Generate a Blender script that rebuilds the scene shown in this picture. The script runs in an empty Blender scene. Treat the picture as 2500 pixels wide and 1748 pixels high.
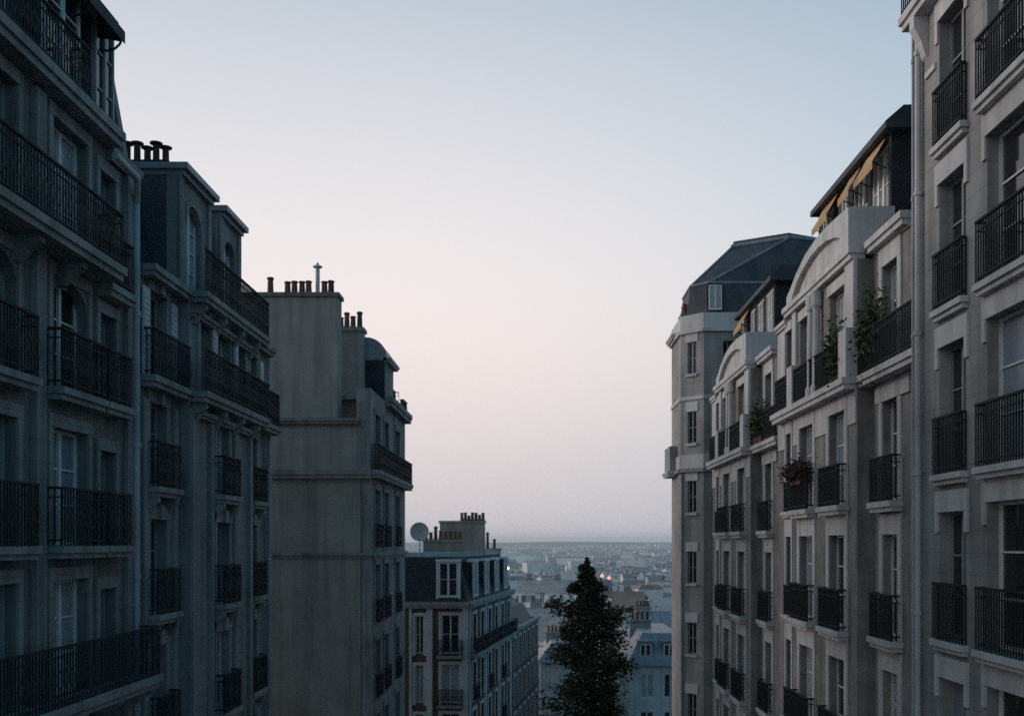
import bpy, math, random
from mathutils import Matrix, Vector

random.seed(7)
SC = bpy.context.scene
COL = SC.collection

# ------------------------------------------------------------------ camera
cam_d = bpy.data.cameras.new('camera')
cam = bpy.data.objects.new('camera', cam_d)
COL.objects.link(cam)
cam.location = (0, 0, 0)
cam.rotation_euler = (math.radians(90), 0, 0)
cam_d.sensor_width = 36.0
cam_d.lens = 35.16
cam_d.shift_x = -0.0251
cam_d.shift_y = 0.1803
cam_d.clip_start = 0.1
cam_d.clip_end = 20000
cam_d.dof.use_dof = True
cam_d.dof.focus_distance = 17.0
cam_d.dof.aperture_fstop = 1.5
SC.camera = cam

# ------------------------------------------------------------------ dusk sky
SUN_AZ = math.radians(-72)      # measured from +Y (the view axis), negative = to the left
SUN_EL = math.radians(10)
w = bpy.data.worlds.new('World')
SC.world = w
w.use_nodes = True
nt = w.node_tree
nt.nodes.clear()
N = nt.nodes.new
L = nt.links.new
out = N('ShaderNodeOutputWorld')
bg = N('ShaderNodeBackground')
bg.inputs['Strength'].default_value = 1.0
L(bg.outputs[0], out.inputs['Surface'])
sky = N('ShaderNodeTexSky')
sky.sky_type = 'NISHITA'
sky.sun_disc = False
sky.sun_elevation = math.radians(2.0)
sky.sun_rotation = SUN_AZ
tc = N('ShaderNodeTexCoord')
sep = N('ShaderNodeSeparateXYZ')
L(tc.outputs['Generated'], sep.inputs[0])
ramp = N('ShaderNodeValToRGB')
cr = ramp.color_ramp
cr.interpolation = 'B_SPLINE'
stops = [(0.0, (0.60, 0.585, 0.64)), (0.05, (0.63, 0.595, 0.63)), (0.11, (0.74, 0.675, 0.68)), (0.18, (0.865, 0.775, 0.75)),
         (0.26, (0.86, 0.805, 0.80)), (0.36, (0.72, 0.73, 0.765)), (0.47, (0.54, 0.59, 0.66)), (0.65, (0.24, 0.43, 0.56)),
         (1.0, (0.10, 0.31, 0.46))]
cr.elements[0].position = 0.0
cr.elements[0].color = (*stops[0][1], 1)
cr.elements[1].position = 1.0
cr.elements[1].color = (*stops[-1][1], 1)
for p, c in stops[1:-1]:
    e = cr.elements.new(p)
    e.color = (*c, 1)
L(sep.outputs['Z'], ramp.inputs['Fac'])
# the afterglow: the side where the sun went down is a little brighter, the far side cooler and darker
dot = N('ShaderNodeVectorMath')
dot.operation = 'DOT_PRODUCT'
L(tc.outputs['Generated'], dot.inputs[0])
dot.inputs[1].default_value = (math.sin(SUN_AZ), math.cos(SUN_AZ), 0.0)
mr = N('ShaderNodeMapRange')
mr.interpolation_type = 'SMOOTHSTEP'
mr.inputs['From Min'].default_value = -0.7
mr.inputs['From Max'].default_value = 0.45
L(dot.outputs['Value'], mr.inputs['Value'])
glow = N('ShaderNodeMix')
glow.data_type = 'RGBA'
glow.inputs[6].default_value = (0.20, 0.54, 0.76, 1)
glow.inputs[7].default_value = (1.04, 1.02, 1.02, 1)
L(mr.outputs[0], glow.inputs['Factor'])
mul = N('ShaderNodeMix')
mul.data_type = 'RGBA'
mul.blend_type = 'MULTIPLY'
mul.inputs['Factor'].default_value = 1.0
L(ramp.outputs[0], mul.inputs[6])
L(glow.outputs[2], mul.inputs[7])
nis = N('ShaderNodeMix')
nis.data_type = 'RGBA'
nis.blend_type = 'ADD'
nis.inputs['Factor'].default_value = 0.02
L(mul.outputs[2], nis.inputs[6])
L(sky.outputs[0], nis.inputs[7])
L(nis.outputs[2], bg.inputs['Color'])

# ------------------------------------------------------------------ soft afterglow light
sun_d = bpy.data.lights.new('sun', 'SUN')
sun_d.energy = 1.5
sun_d.angle = math.radians(30)
sun_d.color = (1.0, 0.86, 0.81)
sun = bpy.data.objects.new('sun', sun_d)
COL.objects.link(sun)
d = Vector((math.sin(SUN_AZ) * math.cos(SUN_EL), math.cos(SUN_AZ) * math.cos(SUN_EL), math.sin(SUN_EL)))
sun.rotation_euler = d.to_track_quat('Z', 'Y').to_euler()
sun.location = d * 60

SC.view_settings.view_transform = 'Standard'
SC.view_settings.look = 'None'
SC.view_settings.exposure = 0.0
SC.view_settings.gamma = 1.0
SC.view_settings.use_curve_mapping = False
SC.cycles.max_bounces = 5
SC.cycles.diffuse_bounces = 3
SC.cycles.glossy_bounces = 2
SC.cycles.volume_bounces = 0
SC.cycles.use_denoising = False

# ------------------------------------------------------------------ materials
MATS = {}


def mat(name, col, rough=0.85, var=0.25, scale=0.6, fine=14.0, streak=0.0, bump=0.15, spec=0.3, metal=0.0, island=0.0, col2=None, ashlar=0.0):
    if name in MATS:
        return MATS[name]
    m = bpy.data.materials.new(name)
    m.use_nodes = True
    t = m.node_tree
    b = t.nodes['Principled BSDF']
    b.inputs['Roughness'].default_value = rough
    b.inputs['Specular IOR Level'].default_value = spec
    b.inputs['Metallic'].default_value = metal
    tcn = t.nodes.new('ShaderNodeTexCoord')
    n1 = t.nodes.new('ShaderNodeTexNoise')
    n1.inputs['Scale'].default_value = scale
    n1.inputs['Detail'].default_value = 6
    n1.inputs['Roughness'].default_value = 0.62
    t.links.new(tcn.outputs['Object'], n1.inputs['Vector'])
    mx = t.nodes.new('ShaderNodeMix')
    mx.data_type = 'RGBA'
    c2 = col2 or tuple(c * (1 - var) for c in col)
    c1 = tuple(min(1.0, c * (1 + 0.35 * var)) for c in col)
    mx.inputs[6].default_value = (*c2, 1)
    mx.inputs[7].default_value = (*c1, 1)
    mrn = t.nodes.new('ShaderNodeMapRange')
    mrn.inputs['From Min'].default_value = 0.33
    mrn.inputs['From Max'].default_value = 0.66
    t.links.new(n1.outputs['Fac'], mrn.inputs['Value'])
    t.links.new(mrn.outputs[0], mx.inputs['Factor'])
    last = mx.outputs[2]
    if streak > 0:
        mp = t.nodes.new('ShaderNodeMapping')
        mp.inputs['Scale'].default_value = (2.6, 2.6, 0.16)
        t.links.new(tcn.outputs['Object'], mp.inputs['Vector'])
        n2 = t.nodes.new('ShaderNodeTexNoise')
        n2.inputs['Scale'].default_value = 1.0
        n2.inputs['Detail'].default_value = 5
        t.links.new(mp.outputs[0], n2.inputs['Vector'])
        r2 = t.nodes.new('ShaderNodeMapRange')
        r2.inputs['From Min'].default_value = 0.42
        r2.inputs['From Max'].default_value = 0.7
        r2.inputs['To Min'].default_value = 1.0
        r2.inputs['To Max'].default_value = 1.0 - streak
        t.links.new(n2.outputs['Fac'], r2.inputs['Value'])
        vm = t.nodes.new('ShaderNodeMix')
        vm.data_type = 'RGBA'
        vm.blend_type = 'MULTIPLY'
        vm.inputs['Factor'].default_value = 1.0
        cmb = t.nodes.new('ShaderNodeCombineColor')
        for i in range(3):
            t.links.new(r2.outputs[0], cmb.inputs[i])
        t.links.new(last, vm.inputs[6])
        t.links.new(cmb.outputs[0], vm.inputs[7])
        last = vm.outputs[2]
    if ashlar > 0:
        sp = t.nodes.new('ShaderNodeSeparateXYZ')
        t.links.new(tcn.outputs['Object'], sp.inputs[0])
        ad = t.nodes.new('ShaderNodeMath')
        t.links.new(sp.outputs[0], ad.inputs[0])
        t.links.new(sp.outputs[1], ad.inputs[1])
        cv = t.nodes.new('ShaderNodeCombineXYZ')
        t.links.new(ad.outputs[0], cv.inputs[0])
        t.links.new(sp.outputs[2], cv.inputs[1])
        bk = t.nodes.new('ShaderNodeTexBrick')
        bk.inputs['Scale'].default_value = 1.0
        bk.inputs['Brick Width'].default_value = 0.95
        bk.inputs['Row Height'].default_value = 0.41
        bk.inputs['Mortar Size'].default_value = 0.012
        bk.inputs['Mortar Smooth'].default_value = 0.4
        bk.inputs['Color1'].default_value = (1, 1, 1, 1)
        bk.inputs['Color2'].default_value = (1 - ashlar * 0.7, 1 - ashlar * 0.7, 1 - ashlar * 0.7, 1)
        bk.inputs['Mortar'].default_value = (1 - ashlar * 2.2, 1 - ashlar * 2.2, 1 - ashlar * 2.2, 1)
        t.links.new(cv.outputs[0], bk.inputs['Vector'])
        am = t.nodes.new('ShaderNodeMix')
        am.data_type = 'RGBA'
        am.blend_type = 'MULTIPLY'
        am.inputs['Factor'].default_value = 1.0
        t.links.new(last, am.inputs[6])
        t.links.new(bk.outputs['Color'], am.inputs[7])
        last = am.outputs[2]
    if island > 0:
        g = t.nodes.new('ShaderNodeNewGeometry')
        hs = t.nodes.new('ShaderNodeHueSaturation')
        r3 = t.nodes.new('ShaderNodeMapRange')
        r3.inputs['To Min'].default_value = 1.0 - island
        r3.inputs['To Max'].default_value = 1.0 + island
        t.links.new(g.outputs['Random Per Island'], r3.inputs['Value'])
        t.links.new(r3.outputs[0], hs.inputs['Value'])
        t.links.new(last, hs.inputs['Color'])
        last = hs.outputs[0]
    t.links.new(last, b.inputs['Base Color'])
    if bump > 0:
        n3 = t.nodes.new('ShaderNodeTexNoise')
        n3.inputs['Scale'].default_value = fine
        n3.inputs['Detail'].default_value = 4
        t.links.new(tcn.outputs['Object'], n3.inputs['Vector'])
        bp = t.nodes.new('ShaderNodeBump')
        bp.inputs['Strength'].default_value = bump
        bp.inputs['Distance'].default_value = 0.03
        t.links.new(n3.outputs['Fac'], bp.inputs['Height'])
        t.links.new(bp.outputs[0], b.inputs['Normal'])
    MATS[name] = m
    return m


def emit(name, col, strength):
    m = bpy.data.materials.new(name)
    m.use_nodes = True
    b = m.node_tree.nodes['Principled BSDF']
    b.inputs['Base Color'].default_value = (*col, 1)
    b.inputs['Emission Color'].default_value = (*col, 1)
    b.inputs['Emission Strength'].default_value = strength
    return m


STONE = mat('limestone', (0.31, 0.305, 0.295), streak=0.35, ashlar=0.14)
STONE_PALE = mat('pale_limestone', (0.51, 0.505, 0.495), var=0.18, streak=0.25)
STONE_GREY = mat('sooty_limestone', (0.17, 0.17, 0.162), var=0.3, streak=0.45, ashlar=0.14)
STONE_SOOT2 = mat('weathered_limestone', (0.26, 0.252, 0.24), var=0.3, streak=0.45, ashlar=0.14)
TRIM_L = mat('weathered_trim', (0.265, 0.26, 0.25), var=0.3, streak=0.35)
BRICK_TAN = mat('tan_brick', (0.235, 0.222, 0.207), var=0.3, scale=1.5, streak=0.3, bump=0.3, fine=30)
RENDER_TAN = mat('party_wall_render', (0.29, 0.262, 0.228), var=0.28, scale=0.35, streak=0.3)
BRICK_RED = mat('red_brick', (0.115, 0.062, 0.046), var=0.35, scale=3, bump=0.3, fine=30)
SLATE = mat('slate', (0.05, 0.058, 0.07), rough=0.65, var=0.3, scale=2.0, streak=0.3, spec=0.25)
SLATE_D = mat('dark_slate', (0.03, 0.033, 0.04), rough=0.75, var=0.3, scale=2.0, spec=0.12)
ZINC = mat('zinc', (0.20, 0.225, 0.25), rough=0.5, var=0.25, scale=0.8, streak=0.3, spec=0.4)
IRON = mat('wrought_iron', (0.022, 0.025, 0.027), rough=0.7, var=0.2, bump=0.0, spec=0.12)
PIPE = mat('painted_pipe', (0.46, 0.47, 0.47), rough=0.5, var=0.2, streak=0.3)
PIPE_D = mat('weathered_pipe', (0.36, 0.37, 0.38), rough=0.5, var=0.25, streak=0.3)
WHITEWOOD = mat('white_joinery', (0.62, 0.62, 0.60), rough=0.5, var=0.15, bump=0.0)
GREYWOOD = mat('grey_joinery', (0.26, 0.27, 0.27), rough=0.55, var=0.2, bump=0.0)
GLASS = mat('window_glass', (0.018, 0.02, 0.023), rough=0.08, var=0.2, bump=0.0, spec=0.5)
CURTAIN = mat('net_curtain_glass', (0.34, 0.35, 0.36), rough=0.25, var=0.3, scale=3.0, streak=0.4, bump=0.0, spec=0.5)
GLASS_REFLECT = mat('painted_reflection_glass', (0.20, 0.24, 0.29), rough=0.3, var=0.2, bump=0.0, spec=0.4)  # window pane with a bluish reflection put into its base colour
SHUTTER = mat('pale_shutter', (0.42, 0.44, 0.46), rough=0.6, var=0.2, bump=0.0)
POT = mat('terracotta_pot', (0.15, 0.06, 0.04), rough=0.8, var=0.35, scale=3.0)
POT_DARK = mat('sooty_pot', (0.05, 0.045, 0.045), rough=0.8, var=0.35, scale=3.0)
AWNING = mat('orange_canvas', (0.46, 0.30, 0.15), rough=0.85, var=0.3, scale=1.2, bump=0.1)
AWNING_D = mat('dark_canvas', (0.05, 0.05, 0.06), rough=0.85, var=0.3)
LEAF = mat('leaf', (0.05, 0.075, 0.025), rough=0.7, var=0.4, scale=1.5, bump=0.0, island=0.5)
LEAF_DARK = mat('dark_needles', (0.042, 0.046, 0.026), spec=0.05, rough=0.95, var=0.4, scale=1.2, bump=0.0, island=0.5)
FLOWER = mat('red_flower', (0.06, 0.026, 0.022), rough=0.7, var=0.4, scale=5.0, bump=0.0, island=0.5)
BARK = mat('bark', (0.06, 0.045, 0.035), var=0.4, scale=4)
ASPHALT = mat('asphalt', (0.05, 0.05, 0.052), var=0.3, scale=1.0, bump=0.2)
PAVING = mat('paving', (0.22, 0.21, 0.2), var=0.25, scale=1.0)
EARTH = mat('city_ground', (0.10, 0.10, 0.095), var=0.4, scale=0.02)
HILLSIDE = mat('wooded_hillside', (0.06, 0.075, 0.06), var=0.5, scale=0.01, bump=0.0)
WALL_FAR = mat('far_wall', (0.62, 0.60, 0.57), var=0.25, scale=0.1, bump=0.0, island=0.6)
WALL_FAR2 = mat('far_wall_grey', (0.42, 0.42, 0.41), var=0.25, scale=0.1, bump=0.0, island=0.45)
ROOF_FAR = mat('far_tile_roof', (0.24, 0.16, 0.13), var=0.3, scale=0.2, bump=0.0, island=0.35)
ROOF_FAR2 = mat('far_zinc_roof', (0.18, 0.19, 0.205), var=0.3, scale=0.2, bump=0.0, island=0.7)
TILE_PINK = mat('pale_tile_roof', (0.36, 0.29, 0.26), var=0.3, scale=0.5, streak=0.2)

# ------------------------------------------------------------------ mesh helpers


class MB:
    def __init__(self):
        self.v = []
        self.f = []

    def add(self, verts, faces):
        o = len(self.v)
        self.v += [tuple(p) for p in verts]
        self.f += [tuple(i + o for i in f) for f in faces]

    def quad(self, a, b, c, e):
        self.add([a, b, c, e], [(0, 1, 2, 3)])

    def hexa(self, p):
        # p: 8 points, bottom ring then top ring
        self.add(p, [(3, 2, 1, 0), (4, 5, 6, 7), (0, 1, 5, 4), (1, 2, 6, 5), (2, 3, 7, 6), (3, 0, 4, 7)])

    def box(self, x0, x1, y0, y1, z0, z1):
        self.hexa([(x0, y0, z0), (x1, y0, z0), (x1, y1, z0), (x0, y1, z0),
                   (x0, y0, z1), (x1, y0, z1), (x1, y1, z1), (x0, y1, z1)])

    def fbox(self, fr, s0, s1, o0, o1, z0, z1):
        self.hexa([fr.p(s0, o0, z0), fr.p(s1, o0, z0), fr.p(s1, o1, z0), fr.p(s0, o1, z0),
                   fr.p(s0, o0, z1), fr.p(s1, o0, z1), fr.p(s1, o1, z1), fr.p(s0, o1, z1)])

    def prism(self, pts0, pts1):
        # two matching polygons joined by sides
        n = len(pts0)
        o = len(self.v)
        self.v += [tuple(p) for p in pts0] + [tuple(p) for p in pts1]
        self.f.append(tuple(o + i for i in reversed(range(n))))
        self.f.append(tuple(o + n + i for i in range(n)))
        for i in range(n):
            j = (i + 1) % n
            self.f.append((o + i, o + j, o + n + j, o + n + i))

    def tube(self, a, b, r0, r1=None, seg=8):
        r1 = r0 if r1 is None else r1
        a = Vector(a)
        b = Vector(b)
        ax = (b - a).normalized()
        u = ax.orthogonal().normalized()
        vv = ax.cross(u)
        ring0, ring1 = [], []
        for i in range(seg):
            t = 2 * math.pi * i / seg
            dd = u * math.cos(t) + vv * math.sin(t)
            ring0.append(a + dd * r0)
            ring1.append(b + dd * r1)
        self.prism(ring0, ring1)

    def lathe(self, c, prof, seg=10):
        # prof: list of (r, z) from bottom to top
        o = len(self.v)
        for r, z in prof:
            for i in range(seg):
                t = 2 * math.pi * i / seg
                self.v.append((c[0] + r * math.cos(t), c[1] + r * math.sin(t), c[2] + z))
        for k in range(len(prof) - 1):
            for i in range(seg):
                j = (i + 1) % seg
                self.f.append((o + k * seg + i, o + k * seg + j, o + (k + 1) * seg + j, o + (k + 1) * seg + i))
        self.f.append(tuple(o + i for i in reversed(range(seg))))
        self.f.append(tuple(o + (len(prof) - 1) * seg + i for i in range(seg)))

    def mesh(self, name, m, inv=None):
        me = bpy.data.meshes.new(name)
        vs = self.v if inv is None else [tuple(inv @ Vector(p)) for p in self.v]
        me.from_pydata(vs, [], self.f)
        for mm in (m if isinstance(m, (list, tuple)) else [m]):
            me.materials.append(mm)
        me.validate()
        me.update()
        return me


class Frame:
    """a facade: s runs along it, o is the distance out of it"""
    def __init__(self, o, u, n):
        self.o, self.u, self.n = Vector(o), Vector(u).normalized(), Vector(n).normalized()

    def p(self, s, o, z):
        q = self.o + self.u * s + self.n * o
        return (q.x, q.y, z)

    def matrix(self, s, o, z):
        th = math.atan2(-self.n.x, self.n.y)
        return Matrix.Translation(self.p(s, o, z)) @ Matrix.Rotation(th, 4, 'Z')


def FR(X):
    return Frame((X, 0), (0, 1), (-1, 0))


def FL(X):
    return Frame((X, 0), (0, 1), (1, 0))


def FF(Y):
    return Frame((0, Y), (1, 0), (0, -1))


def new_obj(name, me, parent=None, mw=None):
    o = bpy.data.objects.new(name, me)
    COL.objects.link(o)
    if parent:
        o.parent = parent
    if mw is not None:
        o.matrix_local = mw
    return o


def tag(o, label=None, cat=None, group=None, kind=None):
    if label:
        o['label'] = label
    if cat:
        o['category'] = cat
    if group:
        o['group'] = group
    if kind:
        o['kind'] = kind
    return o


WCACHE = {}


class Bld:
    def __init__(self, name, label, cat, base, group=None):
        self.e = bpy.data.objects.new(name, None)
        self.e.empty_display_size = 0.5
        COL.objects.link(self.e)
        self.e.location = base
        tag(self.e, label, cat, group)
        self.inv = Matrix.Translation(base).inverted()

    def part(self, name, mb, m, parent=None):
        return new_obj(name, mb.mesh(name, m, self.inv), parent or self.e)

    def place(self, name, me, fr, s, o, z, parent=None):
        return new_obj(name, me, parent or self.e, self.inv @ fr.matrix(s, o, z))

    def wall(self, fr, s0, s1, z0, z1, ops=(), depth=0.32, m=STONE, o=0.0, name='wall'):
        """front skin with real openings and reveals"""
        ss = sorted({s0, s1, *[x for q in ops for x in q[:2]]})
        zz = sorted({z0, z1, *[x for q in ops for x in q[2:4]]})
        mb = MB()
        for i in range(len(ss) - 1):
            for j in range(len(zz) - 1):
                a, b, c, e = ss[i], ss[i + 1], zz[j], zz[j + 1]
                ms, mz = (a + b) / 2, (c + e) / 2
                if any(q[0] < ms < q[1] and q[2] < mz < q[3] for q in ops):
                    continue
                mb.quad(fr.p(a, o, c), fr.p(b, o, c), fr.p(b, o, e), fr.p(a, o, e))
        for q in ops:
            a, b, c, e = q[:4]
            i = o - depth
            mb.quad(fr.p(a, o, c), fr.p(a, i, c), fr.p(a, i, e), fr.p(a, o, e))
            mb.quad(fr.p(b, o, c), fr.p(b, i, c), fr.p(b, i, e), fr.p(b, o, e))
            mb.quad(fr.p(a, o, c), fr.p(b, o, c), fr.p(b, i, c), fr.p(a, i, c))
            mb.quad(fr.p(a, o, e), fr.p(b, o, e), fr.p(b, i, e), fr.p(a, i, e))
        return self.part(name, mb, m)

    def window(self, fr, s0, s1, z0, z1, o=-0.24, cols=2, rows=3, fm=WHITEWOOD, pm=None, t=0.06, arch=0.0, parent=None):
        wd, h = s1 - s0, z1 - z0
        key = (round(wd, 2), round(h, 2), cols, rows, fm.name, t)
        if key not in WCACHE:
            mb = MB()
            mb.box(-wd / 2, -wd / 2 + t, -0.05, 0.05, 0, h)
            mb.box(wd / 2 - t, wd / 2, -0.05, 0.05, 0, h)
            mb.box(-wd / 2 + t, wd / 2 - t, -0.048, 0.048, 0, t * 1.6)
            mb.box(-wd / 2 + t, wd / 2 - t, -0.048, 0.048, h - t, h)
            cw = (wd - 2 * t) / cols
            x0 = -wd / 2 + t
            for i in range(1, cols):
                mb.box(x0 + i * cw - t * 0.7, x0 + i * cw + t * 0.7, -0.044, 0.06, t * 1.6, h - t)
            rh = (h - t * 2.6) / rows
            for j in range(1, rows):
                z = t * 1.6 + j * rh
                mb.box(x0, x0 + cols * cw, -0.03, 0.034, z - 0.018, z + 0.018)
            pmb = MB()
            pmb.box(-cw / 2 + 0.01, cw / 2 - 0.01, -0.012, 0.0, 0.005, rh - 0.005)
            WCACHE[key] = (mb.mesh('window', fm), {}, pmb, x0, cw, rh)
        me, pc, pmb, x0, cw, rh = WCACHE[key]
        wo = self.place('window', me, fr, (s0 + s1) / 2, o, z0, parent)
        if pm is None:
            pm = random.choices([GLASS, CURTAIN, GLASS_REFLECT], [7, 2, 1])[0]
        if pm.name not in pc:
            pc[pm.name] = pmb.mesh('pane', pm)
        for i in range(cols):
            for j in range(rows):
                p = new_obj('pane', pc[pm.name], wo)
                p.location = (x0 + (i + 0.5) * cw, 0.0, t * 1.6 + j * rh)
        return wo

    def railing(self, fr, s0, s1, o, z, h=1.0, returns=(True, True), back=0.0, ornate=True, step=0.11, m=IRON):
        mb = MB()

        def run(a, b, fixed, along):
            def bx(p, q, r0, r1, z0, z1):
                if along:
                    mb.fbox(fr, p, q, fixed + r0, fixed + r1, z0, z1)
                else:
                    mb.fbox(fr, fixed + r0, fixed + r1, p, q, z0, z1)
            bx(a, b, -0.03, 0.03, z + h - 0.045, z + h)
            bx(a, b, -0.018, 0.018, z + 0.08, z + 0.115)
            bx(a, b, -0.014, 0.014, z + h - 0.2, z + h - 0.175)
            n = max(1, int((b - a) / step))
            for i in range(n + 1):
                c = a + (b - a) * i / n
                bx(c - 0.012, c + 0.012, -0.011, 0.011, z + 0.0, z + h - 0.045)
                if ornate and i < n and i % 2 == 0:
                    c2 = c + (b - a) / n
                    g = (b - a) / n * 0.8
                    for k in range(6):
                        t0, t1 = math.pi * k / 3, math.pi * (k + 1) / 3
                        zc = z + h * 0.46
                        q = []
                        for (tt, rr) in ((t0, 1.0), (t1, 1.0), (t1, 0.7), (t0, 0.7)):
                            q.append((c2 + g * rr * math.sin(tt), zc + h * 0.2 * rr * math.cos(tt)))
                        if along:
                            mb.add([fr.p(x_, fixed + 0.013, z_) for x_, z_ in q], [(0, 1, 2, 3)])
        run(s0, s1, o, True)
        if returns[0]:
            run(back + 0.02, o - 0.031, s0 + 0.03, False)
        if returns[1]:
            run(back + 0.02, o - 0.031, s1 - 0.03, False)
        return self.part('railing', mb, m)

    def slab(self, fr, s0, s1, o0, o1, z0, z1, m, name='balcony_slab', lip=0.06):
        mb = MB()
        mid = z0 + (z1 - z0) * 0.45
        mb.fbox(fr, s0, s1, o0, o1, mid, z1)
        mb.fbox(fr, s0 + lip * 0.8, s1 - lip * 0.8, o0, o1 - lip, z0, mid)
        return self.part(name, mb, m)

    def box(self, name, fr, s0, s1, o0, o1, z0, z1, m, parent=None):
        mb = MB()
        mb.fbox(fr, s0, s1, o0, o1, z0, z1)
        return self.part(name, mb, m, parent)

    def console(self, fr, s, wdt, o0, o1, z0, z1, m):
        mb = MB()
        prof = [(o0, z0), (o0 + (o1 - o0) * 0.25, z0 + (z1 - z0) * 0.08), (o0 + (o1 - o0) * 0.55, z0 + (z1 - z0) * 0.45), (o1, z0 + (z1 - z0) * 0.75), (o1, z1), (o0, z1)]
        mb.prism([fr.p(s - wdt / 2, a, b) for a, b in prof], [fr.p(s + wdt / 2, a, b) for a, b in prof])
        return self.part('console', mb, m)

    def pipe(self, fr, s, o, z0, z1, r=0.06, m=PIPE, name='drainpipe'):
        mb = MB()
        mb.tube(fr.p(s, o, z0), fr.p(s, o, z1), r, seg=10)
        z = z0 + 1.0
        while z < z1:
            mb.tube(fr.p(s, o, z), fr.p(s, o, z + 0.09), r * 1.35, seg=10)
            z += 2.9
        return self.part(name, mb, m)

    def chimney(self, x0, x1, y0, y1, z0, z1, pots, m, cap=True, potm=POT):
        """pots: list of (x, y, height, radius, cowl)"""
        mb = MB()
        mb.box(x0, x1, y0, y1, z0, z1 - (0.16 if cap else 0))
        if cap:
            mb.box(x0 - 0.08, x1 + 0.08, y0 - 0.08, y1 + 0.08, z1 - 0.16, z1)
        c = self.part('chimney', mb, m)
        for px, py, h, r, cowl in pots:
            self.pot(px, py, z1, h, r, cowl, potm if random.random() < 0.75 else POT_DARK, c)
        return c

    def pot(self, px, py, z, h, r, cowl, m, parent=None):
        pm = MB()
        prof = [(r * 1.15, -0.03), (r * 1.15, 0.06), (r, 0.1), (r * 0.85, h * 0.86), (r * 1.12, h * 0.88), (r * 1.12, h * 0.96), (r * 0.8, h)]
        if cowl:
            prof = [(r * 1.1, -0.03), (r * 1.1, 0.05), (r, 0.08), (r * 0.95, h * 0.82), (r * 1.9, h * 0.86), (r * 1.9, h * 0.92), (r * 0.5, h)]
        pm.lathe((px, py, z), prof)
        return self.part('chimney_pot', pm, m, parent)


def copy_tree(o, parent=None):
    c = o.copy()
    COL.objects.link(c)
    c.parent = parent
    for ch in list(o.children):
        copy_tree(ch, c)
    return c


def lerp(tab, x):
    if x <= tab[0][0]:
        return tab[0][1]
    for (a, b), (c, e) in zip(tab, tab[1:]):
        if x <= c:
            return b + (e - b) * (x - a) / (c - a)
    return tab[-1][1]


# ------------------------------------------------------------------ terrain
GT = [(-60, -12), (0, -14), (25, -17), (50, -21), (70, -25), (100, -29), (260, -33), (600, -43), (1500, -56), (4000, -60), (6000, -42), (6900, -12), (9500, -12)]


def zg(y):
    return lerp(GT, y)


ys = [-60, -20, 0, 12, 25, 37, 50, 60, 70, 85, 100, 150, 200, 260, 350, 450, 600, 800, 1100, 1500, 2200, 3000, 4000, 5000, 6000, 6500, 6900, 8000, 9500]
xs = [-4500, -2500, -1200, -500, -150, -50, -20, 20, 50, 150, 500, 1200, 2500, 4500]
mb = MB()
for y in ys:
    for x in xs:
        mb.v.append((x, y, zg(y)))
nx = len(xs)
for j in range(len(ys) - 1):
    for i in range(nx - 1):
        a = j * nx + i
        mb.f.append((a, a + 1, a + nx + 1, a + nx))
tag(new_obj('ground', mb.mesh('ground', EARTH)), kind='structure')

# the stepped-down street between the houses: carriageway, pavements and kerbs
mb = MB()
for a, b in zip(ys, ys[1:]):
    if a >= 0 and b <= 100:
        mb.quad((-4.2, a, zg(a) + 0.03), (4.2, a, zg(a) + 0.03), (4.2, b, zg(b) + 0.03), (-4.2, b, zg(b) + 0.03))
tag(new_obj('street', mb.mesh('street', ASPHALT)), kind='structure')
for x0, x1 in ((-9.0, -4.2), (4.2, 8.5)):
    mb = MB()
    for a, b in zip(ys, ys[1:]):
        if a >= 0 and b <= 60:
            mb.hexa([(x0, a, zg(a) - 0.2), (x1, a, zg(a) - 0.2), (x1, b, zg(b) - 0.2), (x0, b, zg(b) - 0.2),
                     (x0, a, zg(a) + 0.15), (x1, a, zg(a) + 0.15), (x1, b, zg(b) + 0.15), (x0, b, zg(b) + 0.15)])
    tag(new_obj('pavement', mb.mesh('pavement', PAVING)), kind='structure')

# low wooded hills on the horizon
mb = MB()
rnd = random.Random(3)
nxh = 160
prev = None
for i in range(nxh + 1):
    x = -3600 + 7200 * i / nxh
    top = 3 + 4 * math.sin(x / 610.0 + 1.0) + 2.5 * math.sin(x / 170.0) + rnd.uniform(-1.2, 1.2)
    mb.v += [(x, 6300, -40), (x, 6900, top - 9), (x, 7300, top), (x, 8200, -30)]
for i in range(nxh):
    for k in range(3):
        a = i * 4 + k
        mb.f.append((a, a + 4, a + 5, a + 1))
tag(new_obj('hills', mb.mesh('hills', HILLSIDE)), kind='structure')

# ------------------------------------------------------------------ R1: nearest building on the right
b = Bld('apartment_building', 'pale stone apartment building cut by the right edge, with a light drainpipe at its corner', 'building', (8.0, 15.4, -17))
f = FR(8.0)
S0, S1 = 9.5, 21.3
floors = [11.1, 7.85, 4.6, 1.35, -1.9, -5.15, -8.4]
ops = []
wins = []
for zf in floors:
    hn = 2.5 if zf < 11 else 2.2
    for (a, c, hh) in ((18.68, 19.92, hn), (15.7, 17.8, hn + 0.12), (12.9, 14.1, hn)):
        ops.append((a, c, zf, zf + hh))
b.wall(f, S0, S1, -17, 14.2, ops, m=STONE)
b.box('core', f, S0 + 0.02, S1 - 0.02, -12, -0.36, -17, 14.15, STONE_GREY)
for k, z in ((S1, 0), (S0, 0)):
    mbx = MB()
    mbx.quad(f.p(k, 0, -17), f.p(k, -12, -17), f.p(k, -12, 14.2), f.p(k, 0, 14.2))
    b.part('side_wall', mbx, STONE)
b.slab(f, S0, S1 + 0.1, -0.3, 0.45, 14.2, 14.6, STONE_PALE, 'cornice')
mbx = MB()
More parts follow.
